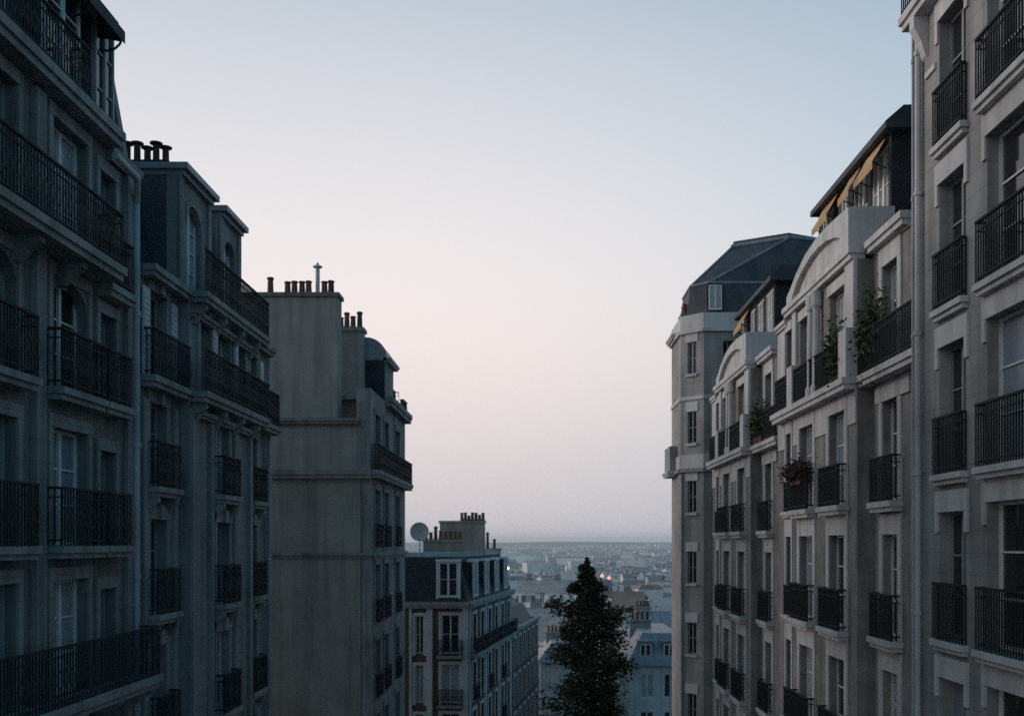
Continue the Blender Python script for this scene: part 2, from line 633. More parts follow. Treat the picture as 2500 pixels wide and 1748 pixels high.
mbx.prism([f.p(S0, 0.0, 14.6), f.p(S0, -0.9, 17.0), f.p(S0, -12, 17.6), f.p(S0, -12, 14.6)], [f.p(S1, 0.0, 14.6), f.p(S1, -0.9, 17.0), f.p(S1, -12, 17.6), f.p(S1, -12, 14.6)])
b.part('roof', mbx, SLATE)
for i, (a, c, z0, z1) in enumerate(ops):
    wide = c - a > 1.6
    b.window(f, a, c, z0, z1, o=-0.26, cols=2, rows=3, fm=GREYWOOD if not wide else WHITEWOOD, pm=[GLASS, GLASS_REFLECT, GLASS, GLASS, CURTAIN, GLASS, GLASS][i % 7] if not wide else [GLASS, GLASS, GLASS_REFLECT, GLASS][i % 4])
    if z0 < 11:
        sl = 0.2 if wide else 0.15
        oo = 0.24 if wide else 0.17
        b.slab(f, a - 0.12, c + 0.1, -0.05, oo, z0 - 0.22, z0 - 0.01, STONE_PALE)
        b.railing(f, a - 0.06, c + 0.05, oo - 0.06, z0, 1.12, ornate=False, step=0.1)
    # stone lintel with ears
    mbx = MB()
    mbx.fbox(f, a - 0.14, c + 0.14, -0.04, 0.05, z1 + 0.002, z1 + 0.42)
    mbx.fbox(f, a - 0.14, a - 0.002, -0.04, 0.048, z1 - 0.4, z1 + 0.002)
    mbx.fbox(f, c + 0.002, c + 0.14, -0.04, 0.048, z1 - 0.4, z1 + 0.002)
    b.part('lintel', mbx, STONE_PALE)
b.slab(f, S0, S1 - 0.1, -0.05, 0.36, 10.78, 11.08, STONE_PALE)
b.railing(f, S0, S1 - 0.14, 0.3, 11.08, 1.05, ornate=False)
for ss in (18.25, 20.6):
    b.console(f, ss, 0.24, -0.02, 0.3, 9.9, 10.78, STONE_PALE)
b.box('string_course', f, 20.06, 20.55, -0.02, 0.05, 9.5, 9.62, STONE_PALE)
b.pipe(f, 20.78, 0.1, -17, 14.2, r=0.065)
b.pipe(f, 21.12, 0.07, -17, 14.2, r=0.035, m=PIPE_D)

# ------------------------------------------------------------------ R2 and R3: twin buildings with curved pediments
R2Z = [1.0, -2.3, -5.6, -8.9, -12.2]


def twin(label):
    b = Bld('pediment_building', label, 'building', (8.5, 27.8, -19), 'twin stone houses with curved pediments')
    w_, y_ = FR(8.5), FR(8.1)
    # recessed section beside the nearer neighbour
    s0, s1 = 21.45, 25.35
    ops = [(23.55, 24.6, 4.22, 6.75)] + [(23.55, 24.6, z, z + 2.5) for z in R2Z]
    b.wall(w_, s0, s1, -19, 7.25, ops, m=BRICK_TAN)
    for i, (a, c, z0, z1) in enumerate(ops):
        b.window(w_, a, c, z0, z1, cols=2, rows=3, pm=[GLASS_REFLECT, GLASS, GLASS, CURTAIN, GLASS, GLASS][i])
        mbx = MB()
        mbx.fbox(w_, a - 0.24, c + 0.24, -0.03, 0.05, z1 + 0.002, z1 + (0.5 if i else 0.45))
        mbx.fbox(w_, a - 0.24, a - 0.002, -0.03, 0.045, z0, z1 + 0.002)
        mbx.fbox(w_, c + 0.002, c + 0.24, -0.03, 0.045, z0, z1 + 0.002)
        b.part('window_surround', mbx, STONE_PALE)
        if i:
            b.slab(w_, a - 0.3, c + 0.3, -0.05, 0.32, z0 - 0.26, z0 - 0.01, STONE_PALE)
            b.railing(w_, a - 0.22, c + 0.22, 0.26, z0, 1.08, ornate=False, step=0.095)
    b.slab(w_, s0, s1 - 0.02, -0.05, 0.45, 3.92, 4.2, STONE_PALE)
    b.railing(w_, s0 + 0.05, s1 - 0.05, 0.38, 4.2, 1.08, returns=(True, False), ornate=False, step=0.095)
    b.box('wall_panel', w_, 22.75, 25.05, 0.0, 0.06, 3.45, 3.9, STONE_PALE)
    b.box('wall_panel', w_, 22.75, 25.05, 0.0, 0.06, 6.77 + 0.44, 7.25, STONE_PALE)
    b.slab(w_, 22.7, 25.2, -0.1, 0.28, 7.25, 7.55, STONE_PALE, 'cornice')
    # projecting bay
    t0, t1 = 25.35, 33.6
    cols = [(26.3, 27.75), (29.35, 30.85), (31.85, 32.5)]
    ops = [(a, c, 4.22, 6.8) for a, c in cols] + [(a, c, z, z + 2.5) for z in R2Z for a, c in cols]
    b.wall(y_, t0, t1, -19, 7.2, ops, m=BRICK_TAN)
    mbx = MB()
    mbx.quad(y_.p(t0, 0, -19), y_.p(t0, -0.4, -19), y_.p(t0, -0.4, 7.2), y_.p(t0, 0, 7.2))
    mbx.quad(y_.p(t1, 0, -19), y_.p(t1, -0.4, -19), y_.p(t1, -0.4, 7.2), y_.p(t1, 0, 7.2))
    b.part('bay_side', mbx, BRICK_TAN)
    b.box('core', y_, t0 + 0.02, t1 - 0.02, -12, -0.36, -19, 7.18, STONE_GREY)
    b.box('core', w_, s0, s1 + 0.01, -11.6, -0.36, -19, 7.18, STONE_GREY)
    mbx = MB()
    mbx.quad(w_.p(t1, 0, -19), w_.p(34.1, 0, -19), w_.p(34.1, 0, 6.9), w_.p(t1, 0, 6.9))
    mbx.quad(w_.p(34.1, 0, -19), w_.p(34.1, -11, -19), w_.p(34.1, -11, 6.9), w_.p(34.1, 0, 6.9))
    mbx.quad(w_.p(s0, 0, -19), w_.p(s0, -11, -19), w_.p(s0, -11, 7.25), w_.p(s0, 0, 7.25))
    mbx.quad(w_.p(t1, 0, 6.9), w_.p(34.1, 0, 6.9), w_.p(34.1, -11, 6.9), w_.p(t1, -11, 6.9))
    b.part('side_wall', mbx, BRICK_TAN)
    for i, (a, c, z0, z1) in enumerate(ops):
        top = i < 3
        b.window(y_, a, c, z0, z1, cols=2 if c - a > 1 else 1, rows=3,
                 pm=[CURTAIN, GLASS_REFLECT, GLASS, GLASS_REFLECT, GLASS_REFLECT, GLASS, GLASS, GLASS_REFLECT, GLASS, GLASS, CURTAIN, GLASS][i % 12])
        mbx = MB()
        e = 0.22 if c - a > 1 else 0.14
        if top:
            mbx.fbox(y_, a - 0.1, c + 0.1, -0.03, 0.05, z1 + 0.002, z1 + 0.3)
        else:
            mbx.fbox(y_, a - e, c + e, -0.03, 0.05, z1 + 0.002, z1 + 0.55)
            mbx.fbox(y_, a - e, a - 0.002, -0.03, 0.045, z0, z1 + 0.002)
            mbx.fbox(y_, c + 0.002, c + e, -0.03, 0.045, z0, z1 + 0.002)
        b.part('window_surround', mbx, STONE_PALE)
        if not top and c - a > 1:
            b.slab(y_, a - 0.28, c + 0.28, -0.05, 0.32, z0 - 0.26, z0 - 0.01, STONE_PALE)
            b.railing(y_, a - 0.2, c + 0.2, 0.26, z0, 1.08, ornate=False, step=0.095)
        elif not top:
            b.slab(y_, a - 0.14, c + 0.14, -0.05, 0.2, z0 - 0.2, z0 - 0.01, STONE_PALE, 'window_sill')
            b.railing(y_, a - 0.02, c + 0.02, 0.1, z0, 0.95, returns=(False, False), ornate=False, step=0.095)
    # pale stone face of the top storey
    b.box('wall_panel', y_, t0 + 0.002, 26.1, 0.0, 0.1, 4.2, 7.2, STONE_PALE)
    b.box('wall_panel', y_, 31.05, 31.5, 0.0, 0.1, 4.2, 7.2, STONE_PALE)
    b.box('wall_panel', y_, 32.0 + 0.6, t1, 0.0, 0.045, 4.2, 6.95, STONE_PALE)
    b.box('wall_panel', y_, t0 + 0.002, t1, 0.0, 0.047, 3.56 + 0.55, 3.92, STONE_PALE) if False else None
    for a, c in ((25.37, 26.05), (28.0, 29.1), (31.1, 31.6), (32.7, 33.55)):
        b.box('wall_panel', y_, a, c, 0.0, 0.04, 1.6 + 1.45, 3.9, STONE_PALE)
    for ss in (28.5, 29.05):
        mbx = MB()
        c = y_.p(ss, 0.16, 4.2)
        mbx.lathe(c, [(0.17, 0), (0.17, 0.25), (0.12, 0.32), (0.115, 1.4), (0.105, 2.45), (0.16, 2.55), (0.16, 2.95)], 12)
        b.part('colonnette', mbx, STONE_PALE)
    # balcony with end piers
    b.slab(y_, t0 - 0.02, 33.2, -0.05, 0.4, 3.9, 4.2, STONE_PALE)
    b.box('balcony_pier', y_, 25.33, 25.98, 0.0, 0.3, 4.2, 5.45, STONE_PALE)
    b.box('balcony_pier', y_, 30.75, 31.35, 0.02, 0.3, 4.2, 5.45, STONE_PALE)
    b.railing(y_, 25.99, 30.74, 0.24, 4.2, 1.1, returns=(False, False), ornate=False, step=0.095)
    b.railing(y_, 31.36, 33.1, 0.24, 4.2, 1.1, returns=(False, True), ornate=False, step=0.095)
    # entablature and pediment
    b.slab(y_, 25.3, 32.25, -0.2, 0.24, 7.2, 7.5, STONE_PALE, 'cornice')
    b.slab(y_, 32.25, 33.65, -0.2, 0.16, 6.98, 7.2, STONE_PALE, 'cornice')
    out_ = [(25.62, 7.5), (32.05, 7.5), (32.02, 7.85), (31.5, 8.02), (31.0, 8.25), (30.3, 8.48), (29.5, 8.64), (28.6, 8.72), (27.6, 8.73), (26.6, 8.68), (25.62, 8.62)]
    mbx = MB()
    mbx.prism([y_.p(a, -0.02, z) for a, z in out_], [y_.p(a, -1.05, z) for a, z in out_])
    ped = b.part('pediment', mbx, STONE_PALE)
    inn = [(31.45, 7.5), (31.25, 7.72), (30.8, 7.98), (30.1, 8.2), (29.2, 8.35), (28.4, 8.38), (27.6, 8.33), (26.8, 8.18), (26.35, 8.02)]
    outer = [(32.04, 7.5), (32.0, 7.84), (31.45, 8.02), (30.9, 8.26), (29.8, 8.57), (28.6, 8.7), (27.6, 8.71), (26.6, 8.66), (25.64, 8.6)]
    mbx = MB()
    for k in range(len(inn) - 1):
        q = [inn[k], inn[k + 1], outer[k + 1], outer[k]]
        mbx.prism([y_.p(a, -0.02, z) for a, z in q], [y_.p(a, 0.14, z) for a, z in q])
    q = [(25.64, 7.5), (26.3, 7.5), (26.35, 8.02), (25.64, 8.6)]
    mbx.prism([y_.p(a, -0.02, z) for a, z in q], [y_.p(a, 0.138, z) for a, z in q])
    b.part('archivolt', mbx, STONE_PALE, ped)
    # roof terrace
    mbx = MB()
    mbx.fbox(y_, s0 + 0.02, t1, -12, -0.9, 7.19, 7.3, ZINC)if False else mbx.fbox(y_, s0 + 0.02, t1, -12, -0.42, 7.19, 7.24)
    b.part('terrace', mbx, ZINC)
    # attic with glazed front
    a_ = FR(9.1)
    u0, u1 = 25.75, 32.4
    ops = [(25.95, 27.25, 8.35, 10.4), (27.6, 28.85, 8.35, 10.4), (29.2, 30.35, 8.35, 10.4), (30.7, 32.0, 8.35, 10.4)]
    b.wall(a_, u0, u1, 7.25, 10.65, ops, depth=0.2, m=SLATE_D, name='attic_wall')
    for i, (a, c, z0, z1) in enumerate(ops):
        b.window(a_, a, c, z0, z1, o=-0.08, cols=3, rows=2, fm=WHITEWOOD, pm=[CURTAIN, GLASS, GLASS, CURTAIN][i], t=0.075)
    for k in (u0, u1):
        mbx = MB()
        mbx.quad(a_.p(k, 0, 7.25), a_.p(k, -9, 7.25), a_.p(k, -9, 10.65), a_.p(k, 0, 10.65))
        b.part('attic_side', mbx, SLATE_D)
    mbx = MB()
    pr = [(0.26, 10.55), (0.26, 10.72), (-0.2, 11.12), (-9, 11.3), (-9, 10.56)]
    mbx.prism([a_.p(u0 - 0.35, o, z) for o, z in pr], [a_.p(u1 + 0.05, o, z) for o, z in pr])
    b.part('roof', mbx, SLATE)
    for (p, q) in ((25.95, 27.5), (27.95, 28.95), (30.1, 31.7)):
        mbx = MB()
        n = 4
        for k in range(n):
            v0, v1 = k / n, (k + 1) / n
            def pt(ss, v, th):
                return a_.p(ss, 0.08 + 0.34 * v, 10.5 - 0.6 * v - 0.03 * math.sin(v * math.pi) - th)
            mbx.hexa([pt(p, v0, 0.015), pt(q, v0, 0.015), pt(q, v1, 0.015), pt(p, v1, 0.015), pt(p, v0, 0), pt(q, v0, 0), pt(q, v1, 0), pt(p, v1, 0)])
        nn = max(4, int((q - p) / 0.16))
        for k in range(nn):
            x0 = p + (q - p) * k / nn
            x1 = p + (q - p) * (k + 0.94) / nn
            mbx.prism([a_.p(x0, 0.41, 9.9), a_.p(x1, 0.41, 9.9), a_.p(x1, 0.41, 9.72), a_.p((x0 + x1) / 2, 0.41, 9.68), a_.p(x0, 0.41, 9.72)],
                      [a_.p(x0, 0.425, 9.9), a_.p(x1, 0.425, 9.9), a_.p(x1, 0.425, 9.72), a_.p((x0 + x1) / 2, 0.425, 9.68), a_.p(x0, 0.425, 9.72)])
        aw = b.part('awning', mbx, AWNING)
        for ss in (p + 0.1, q - 0.1):
            mbx = MB()
            mbx.tube(a_.p(ss, 0.02, 9.75), a_.p(ss, 0.4, 9.9), 0.018, seg=6)
            b.part('awning_arm', mbx, IRON, aw)
    b.railing(FR(8.95), 26.0, 32.2, 0.15, 8.0, 0.9, returns=(False, False), ornate=False, step=0.1) if False else None
    return b


r2 = twin('stone house with a large curved pediment and orange awnings, beside the nearest building')
r3e = copy_tree(r2.e)
r3e.location = Vector(r2.e.location) + Vector((0, 12.65, -0.55))
for ch in [c for c in r3e.children if c.name.startswith('awning')][:2]:
    for g_ in list(ch.children):
        bpy.data.objects.remove(g_)
    bpy.data.objects.remove(ch)
r3e['label'] = 'farther of the two curved-pediment stone houses, next to the slate-roofed tower'

# ------------------------------------------------------------------ R4: corner tower with slate mansard
b = Bld('corner_tower', 'tall corner building with narrow stacked windows and a dark slate mansard roof', 'building', (9.0, 50.0, -23))
ff = FF(48.0)
A, B_, C, D = (16.0, 48.0), (7.97, 48.0), (7.01, 48.96), (7.01, 52.3)
ch = Frame(C, (B_[0] - C[0], B_[1] - C[1]), (-1, -1))
CL = math.hypot(B_[0] - C[0], B_[1] - C[1])
st = FR(7.01)
b.wall(ff, 7.97, 16, -23, 10.3, [(8.9, 9.4, 8.3, 9.7)], m=STONE)
heads = [9.72, 6.36, 3.0, -0.42, -3.85, -7.3, -10.7]
ops = [(0.40, 0.92, h - 1.55, h) for h in heads]
b.wall(ch, 0, CL, -23, 10.3, ops, m=STONE, depth=0.25)
b.wall(st, 48.96, 52.3, -23, 10.3, m=STONE)
for i, q in enumerate(ops):
    b.window(ch, *q, o=-0.14, cols=2, rows=2, fm=GREYWOOD, pm=GLASS, t=0.04)
    b.box('lintel', ch, 0.3, 1.02, -0.02, 0.04, q[3] + 0.002, q[3] + 0.46, STONE_PALE)
    b.box('window_sill', ch, 0.34, 0.98, -0.02, 0.1, q[2] - 0.12, q[2] - 0.002, STONE_PALE)
b.window(ff, 8.9, 9.4, 8.3, 9.7, cols=2, rows=2, fm=GREYWOOD, pm=GLASS, t=0.04)


def ring(name, o, z0, z1, m, inset=0.35):
    mbx = MB()
    k = o * 0.4142
    outp = [(16.0, 48 - o), (B_[0] - k, 48 - o), (C[0] - o, C[1] - k), (C[0] - o, 52.3)]
    inp = [(16.0, 48 + inset), (B_[0] + inset, 48 + inset), (C[0] + inset, C[1] + inset), (C[0] + inset, 52.3)]
    for i in range(3):
        q = [outp[i], outp[i + 1], inp[i + 1], inp[i]]
        mbx.prism([(x, y, z0) for x, y in q], [(x, y, z1) for x, y in q])
    return b.part(name, mbx, m)


ring('cornice', 0.14, 10.14, 10.3, STONE_PALE)
ring('parapet', 0.02, 10.3, 11.05, STONE_PALE, inset=0.14)
ring('string_course', 0.06, 6.92, 7.1, STONE_PALE)
ring('string_course', 0.08, 3.6, 4.25, STONE_PALE)
ring('string_course', 0.17, 3.42, 3.6, STONE)
b.slab(st, 50.2, 52.35, -0.02, 0.31, 10.25, 10.5, STONE_PALE, 'cornice')
b.slab(st, 50.2, 52.35, -0.02, 0.5, 3.35, 3.6, STONE_PALE)
b.box('balcony_parapet', st, 50.2, 52.3, 0.27, 0.37, 3.6, 4.85, STONE)
b.box('balcony_parapet', st, 50.2, 50.32, 0.02, 0.268, 3.6, 4.85, STONE)
b.pipe(ch, 0.06, 0.06, -23, 3.3, r=0.05)
# mansard
low = [(16.0, 48.35), (8.15, 48.35), (7.25, 49.2), (7.25, 52.2)]
mid = [(16.0, 48.72), (8.35, 48.72), (7.55, 49.45), (7.55, 52.0)]
top = [(16.0, 50.4), (12.4, 49.3), (9.9, 50.8), (10.3, 54.0)]
mbx = MB()
for p, q, z0, z1 in ((low, mid, 10.4, 12.65), (mid, top, 12.65, 15.0)):
    for i in range(3):
        mbx.quad((*p[i], z0), (*p[i + 1], z0), (*q[i + 1], z1), (*q[i], z1))
mbx.add([(*p, 15.0) for p in top] + [(16, 54, 15.0)], [(0, 1, 2, 3, 4)])
rf = b.part('roof', mbx, SLATE)
mbx = MB()
for i in range(3):
    mbx.tube((*mid[i], 12.66), (*mid[i + 1], 12.66), 0.07, seg=6)
for i in (1, 2):
    mbx.tube((*mid[i], 12.66), (*top[i], 15.02), 0.06, seg=6)
for i in range(3):
    mbx.tube((*top[i], 15.05), (*top[i + 1], 15.05), 0.1, seg=6)
b.part('roof_ridge', mbx, ZINC, rf)
mbx = MB()
mbx.prism([(9.95, 50.85, 14.9), (12.4, 49.4, 14.9), (15.9, 50.5, 14.9), (15.9, 53.8, 14.9), (10.4, 53.8, 14.9)], [(9.95, 50.85, 15.3), (12.4, 49.4, 15.3), (15.9, 50.5, 15.1), (15.9, 53.8, 15.1), (10.4, 53.8, 15.3)])
b.part('roof_curb', mbx, SLATE, rf)
fd = FF(48.42)
mbx = MB()
mbx.fbox(fd, 8.2, 8.98, -0.6, 0.0, 11.15, 12.55)
b.part('dormer', mbx, SLATE_D)
b.window(fd, 8.28, 8.9, 11.25, 12.45, o=0.045, cols=2, rows=1, fm=WHITEWOOD, pm=CURTAIN, t=0.05)
b.chimney(7.15, 7.5, 49.5, 50.3, 10.4, 11.3, [(7.3, 49.7, 0.55, 0.11, False), (7.3, 50.1, 0.5, 0.11, False)], STONE_GREY)

mbx = MB()
mbx.quad((7.01, 52.3, -23), (16, 52.3, -23), (16, 52.3, 10.3), (7.01, 52.3, 10.3))
mbx.quad((7.25, 52.2, 10.4), (16, 52.2, 10.4), (16, 52.0, 12.65), (7.55, 52.0, 12.65))
b.part('rear_wall', mbx, STONE)

# ------------------------------------------------------------------ L1: nearest building on the left
b = Bld('apartment_building', 'dark sooty apartment building cut by the left edge, with long balconies and tall mansard', 'building', (-9.0, 16.2, -17))
f = FL(-9.0)
S0, S1 = 10.0, 22.4
cols = [(15.5, 17.25), (18.5, 19.95), (20.5, 21.25)]
flo = [(5.55, 2.35, 0), (2.87, 2.1, 1), (-0.05, 2.2, 0), (-2.9, 2.2, 0), (-5.9, 2.2, 0)]
ops = [(a, c, z, z + h - (0.25 if c - a < 1 else 0)) for z, h, ar in flo for a, c in cols]
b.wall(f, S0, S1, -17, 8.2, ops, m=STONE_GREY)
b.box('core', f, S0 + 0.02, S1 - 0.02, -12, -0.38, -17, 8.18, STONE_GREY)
mbx = MB()
mbx.quad(f.p(S1, 0, -17), f.p(S1, -12, -17), f.p(S1, -12, 8.2), f.p(S1, 0, 8.2))
b.part('side_wall', mbx, STONE_GREY)
k = 0
for z, h, ar in flo:
    for a, c in cols:
        hh = h - (0.25 if c - a < 1 else 0)
        b.window(f, a, c, z, z + hh, cols=2, rows=3, fm=WHITEWOOD if (k % 3 == 1) else GREYWOOD, pm=[GLASS, CURTAIN, GLASS, GLASS, GLASS, GLASS, GLASS, GLASS_REFLECT, GLASS][k % 9])
        k += 1
        if ar and c - a > 1:
            # arched head: stone spandrels
            mbx = MB()
            n = 8
            r = 0.5
            for side in (0, 1):
                pts = [(a if side == 0 else c, z + hh)]
                for i in range(n + 1):
                    t = i / n
                    xx = (a + (c - a) * 0.5 * t) if side == 0 else (c - (c - a) * 0.5 * t)
                    zz = z + hh - r * (1 - math.sqrt(max(0, 1 - (1 - t) ** 2)))
                    pts.append((xx, min(zz, z + hh - 0.001)))
                mbx.prism([f.p(x, 0.02, zz) for x, zz in pts], [f.p(x, -0.2, zz) for x, zz in pts])
            b.part('arch_spandrel', mbx, STONE_GREY)
        mbx = MB()
        mbx.fbox(f, a - 0.16, c + 0.16, -0.03, 0.06, z + hh + 0.002, z + hh + 0.24)
        mbx.fbox(f, a - 0.16, a - 0.002, -0.03, 0.05, z, z + hh + 0.002)
        mbx.fbox(f, c + 0.002, c + 0.16, -0.03, 0.05, z, z + hh + 0.002)
        b.part('window_surround', mbx, STONE_SOOT2)
        if z in (2.87, -0.05, -5.9):
            b.slab(f, a - 0.25, c + 0.22, -0.05, 0.36, z - 0.24, z - 0.01, TRIM_L)
            b.railing(f, a - 0.2, c + 0.17, 0.3, z, 1.08)
for z, e, oo in ((5.55, 20.3, 0.68), (-2.9, 22.2, 0.7)):
    b.slab(f, S0, e, -0.05, oo, z - 0.28, z, TRIM_L)
    b.railing(f, S0 + 0.05, e - 0.05, oo - 0.08, z, 1.08, returns=(False, True))
    s = S0 + 0.7
    while s < e:
        b.console(f, s, 0.2, -0.02, oo - 0.18, z - 0.75, z - 0.28, STONE_SOOT2)
        s += 1.62
b.slab(f, 20.35, 21.6, -0.05, 0.36, 5.05, 5.3, TRIM_L)
b.railing(f, 20.4, 21.5, 0.3, 5.3, 1.05)
b.box('pilaster', f, 17.75, 18.1, -0.02, 0.12, -17, 8.1, STONE_SOOT2)
b.box('pilaster', f, 21.75, 22.05, -0.02, 0.1, -17, 8.1, STONE_SOOT2)
b.slab(f, S0, 20.85, -0.1, 0.42, 8.2, 8.52, TRIM_L, 'cornice')
b.slab(f, 20.86, 22.42, -0.1, 0.16, 8.0, 8.3, TRIM_L, 'cornice')
b.railing(f, S0, 19.3, 0.34, 8.52, 1.0, returns=(False, True))
# gutter and drainpipe
mbx = MB()
mbx.tube(f.p(20.6, 0.3, 7.98), f.p(21.75, 0.3, 7.9), 0.075, seg=8)
mbx.tube(f.p(21.75, 0.3, 7.9), f.p(22.12, 0.13, 7.5), 0.075, seg=8)
mbx.tube(f.p(22.12, 0.13, 7.52), f.p(22.12, 0.13, -17), 0.075, seg=8)
for z in (5.0, 2.1, -0.8, -3.7):
    mbx.tube(f.p(22.12, 0.13, z), f.p(22.12, 0.13, z + 0.1), 0.1, seg=8)
b.part('drainpipe', mbx, PIPE_D)
# mansard
pr = [(-0.25, 8.3), (-0.85, 11.6), (-2.5, 12.6), (-12, 13.0), (-12, 8.3)]
mbx = MB()
mbx.prism([f.p(S0, o, z) for o, z in pr], [f.p(S1 - 0.22, o, z) for o, z in pr])
b.part('roof', mbx, SLATE)
pr = [(-0.12, 8.3), (-0.74, 11.75), (-2.4, 12.8), (-12, 13.2), (-12, 8.3)]
mbx = MB()
mbx.prism([f.p(S1 - 0.22, o, z) for o, z in pr], [f.p(S1 + 0.02, o, z) for o, z in pr])
b.part('party_wall', mbx, TRIM_L)
for a, c in ((15.6, 17.1), (18.5, 19.9), (20.6, 21.5)):
    mbx = MB()
    mbx.fbox(f, a - 0.15, c + 0.15, -1.2, -0.2, 8.5, 11.15)
    mbx.fbox(f, a - 0.22, c + 0.22, -1.25, -0.1, 11.15, 11.28)
    dm = b.part('dormer', mbx, SLATE_D)
    b.window(f, a, c, 8.6, 11.0, o=-0.15, cols=2, rows=3, fm=WHITEWOOD if a > 18 and a < 20 else GREYWOOD, pm=GLASS)
# canvas awning over the last dormer
mbx = MB()
n = 5
for kx in range(n):
    v0, v1 = kx / n, (kx + 1) / n
    def pt(ss, v, th):
        return f.p(ss, -0.25 + 0.62 * v, 11.35 - 0.7 * v + 0.04 * math.sin(v * math.pi) - th)
    mbx.hexa([pt(19.3, v0, 0.02), pt(20.9, v0, 0.02), pt(20.9, v1, 0.02), pt(19.3, v1, 0.02), pt(19.3, v0, 0), pt(20.9, v0, 0), pt(20.9, v1, 0), pt(19.3, v1, 0)])
mbx.fbox(f, 19.3, 20.9, 0.36, 0.38, 10.42, 10.66)
for ss in (19.32, 20.88):
    tri = [(-0.22, 11.33), (0.36, 10.64), (0.3, 10.45), (-0.22, 10.55)]
    mbx.prism([f.p(ss - 0.01, o, z) for o, z in tri], [f.p(ss + 0.01, o, z) for o, z in tri])
aw = b.part('awning', mbx, AWNING_D)
arc = [(-0.12, 10.25), (0.05, 10.22), (0.2, 10.26), (0.31, 10.36), (0.36, 10.5)]
for ss in (19.4, 20.8):
    mbx = MB()
    for p, q in zip(arc, arc[1:]):
        mbx.tube(f.p(ss, *p), f.p(ss, *q), 0.025, seg=6)
    b.part('awning_arm', mbx, IRON, aw)

# ------------------------------------------------------------------ L2: long balconies and tall arched attic blocks
b = Bld('apartment_building', 'stone apartment building with two long balconies and two tall attic blocks with cowled chimneys', 'building', (-9.0, 27.8, -19))
f, g = FL(-9.0), FL(-8.72)
S0, S1 = 22.45, 33.2
lev = [(3.8, 2.05), (1.3, 1.95), (-1.65, 2.2), (-4.6, 2.2), (-7.55, 2.2)]
wc = [(23.15, 24.15), (30.85, 31.9)]
bc = [(25.75, 26.6), (27.15, 28.25), (28.85, 29.7)]
bc2 = [(27.1, 28.15)]
ops = [(a, c, z, z + h) for z, h in lev for a, c in wc]
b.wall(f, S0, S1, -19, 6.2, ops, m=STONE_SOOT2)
opb = [(a, c, z, z + h) for z, h in lev for a, c in (bc if z > 3 else bc2)]
b.wall(g, 25.0, 30.4, -19, 6.2, opb, m=STONE_SOOT2)
mbx = MB()
for s in (25.0, 30.4):
    mbx.quad(g.p(s, 0, -19), g.p(s, -0.3, -19), g.p(s, -0.3, 6.2), g.p(s, 0, 6.2))
b.part('bay_side', mbx, STONE_SOOT2)
b.box('core', f, S0 + 0.02, S1 - 0.02, -12, -0.38, -19, 6.18, STONE_GREY)
mbx = MB()
mbx.quad(f.p(S1, 0, -19), f.p(S1, -12, -19), f.p(S1, -12, 6.2), f.p(S1, 0, 6.2))
mbx.quad(f.p(S0, 0, 6), f.p(S0, -12, 6), f.p(S0, -12, -19), f.p(S0, 0, -19))
b.part('side_wall', mbx, STONE_SOOT2)
for i, (a, c, z0, z1) in enumerate(ops + opb):
    fr = f if i < len(ops) else g
    b.window(fr, a, c, z0, z1, cols=2, rows=3, fm=WHITEWOOD if i % 2 else GREYWOOD, pm=[GLASS, GLASS, GLASS, CURTAIN, GLASS, GLASS, GLASS_REFLECT][i % 7])
    mbx = MB()
    mbx.fbox(fr, a - 0.18, c + 0.18, -0.03, 0.08, z1 + 0.002, z1 + 0.28)
    mbx.fbox(fr, a - 0.18, a - 0.002, -0.03, 0.05, z0, z1 + 0.002)
    mbx.fbox(fr, c + 0.002, c + 0.18, -0.03, 0.05, z0, z1 + 0.002)
    mbx.fbox(fr, (a + c) / 2 - 0.12, (a + c) / 2 + 0.12, -0.02, 0.16, z1 + 0.0, z1 + 0.34)
    b.part('window_surround', mbx, TRIM_L)
    if z0 > 3:
        # open pale shutters flat against the wall
        for sx in ((a - 0.58, a - 0.19), (c + 0.19, c + 0.58)) if c - a > 0.95 else ():
            mbx = MB()
            mbx.fbox(fr, sx[0], sx[1], 0.06, 0.1, z0 + 0.02, z1 - 0.02)
            for q in range(14):
                zz = z0 + 0.1 + q * (z1 - z0 - 0.25) / 14
                mbx.fbox(fr, sx[0] + 0.04, sx[1] - 0.04, 0.1, 0.115, zz, zz + 0.09)
            b.part('shutter', mbx, SHUTTER)
    else:
        b.slab(fr, a - 0.26, c + 0.26, -0.05, 0.36, z0 - 0.24, z0 - 0.01, TRIM_L)
        b.railing(fr, a - 0.2, c + 0.2, 0.3, z0, 1.05)
        for ss in (a - 0.1, c + 0.1):
            b.console(fr, ss, 0.16, -0.02, 0.28, z0 - 0.7, z0 - 0.24, TRIM_L)
for s in (22.8, 24.7):
    b.box('pilaster', f, s - 0.13, s + 0.13, -0.02, 0.09, -19, 3.3, TRIM_L)
for s in (25.2, 26.6, 28.7, 30.2):
    b.box('pilaster', g, s - 0.13, s + 0.13, -0.02, 0.09, -19, 3.3, TRIM_L)
for z in (3.8, 6.3):
    b.slab(f, S0 + 0.1, 24.98, -0.05, 0.4, z - 0.26, z, TRIM_L)
    b.slab(g, 25.0, 30.9, -0.05, 0.48, z - 0.27, z + 0.002, TRIM_L)
    b.slab(g, 25.05, 30.6, -0.05, 0.2, z - 0.62, z - 0.44, TRIM_L, 'string_course')
    if z < 5:
        b.railing(f, S0 + 0.15, 24.95, 0.33, z, 1.08, returns=(True, False))
    b.railing(g, 25.02, 30.85, 0.42, z, 1.08, returns=(False, True))
    for s in (25.3, 26.9, 28.5, 30.1):
        b.console(g, s, 0.18, 0.0, 0.36, z - 0.8, z - 0.27, TRIM_L)
b.slab(f, 30.92, 33.3, -0.05, 0.3, 6.15, 6.42, TRIM_L, 'cornice')
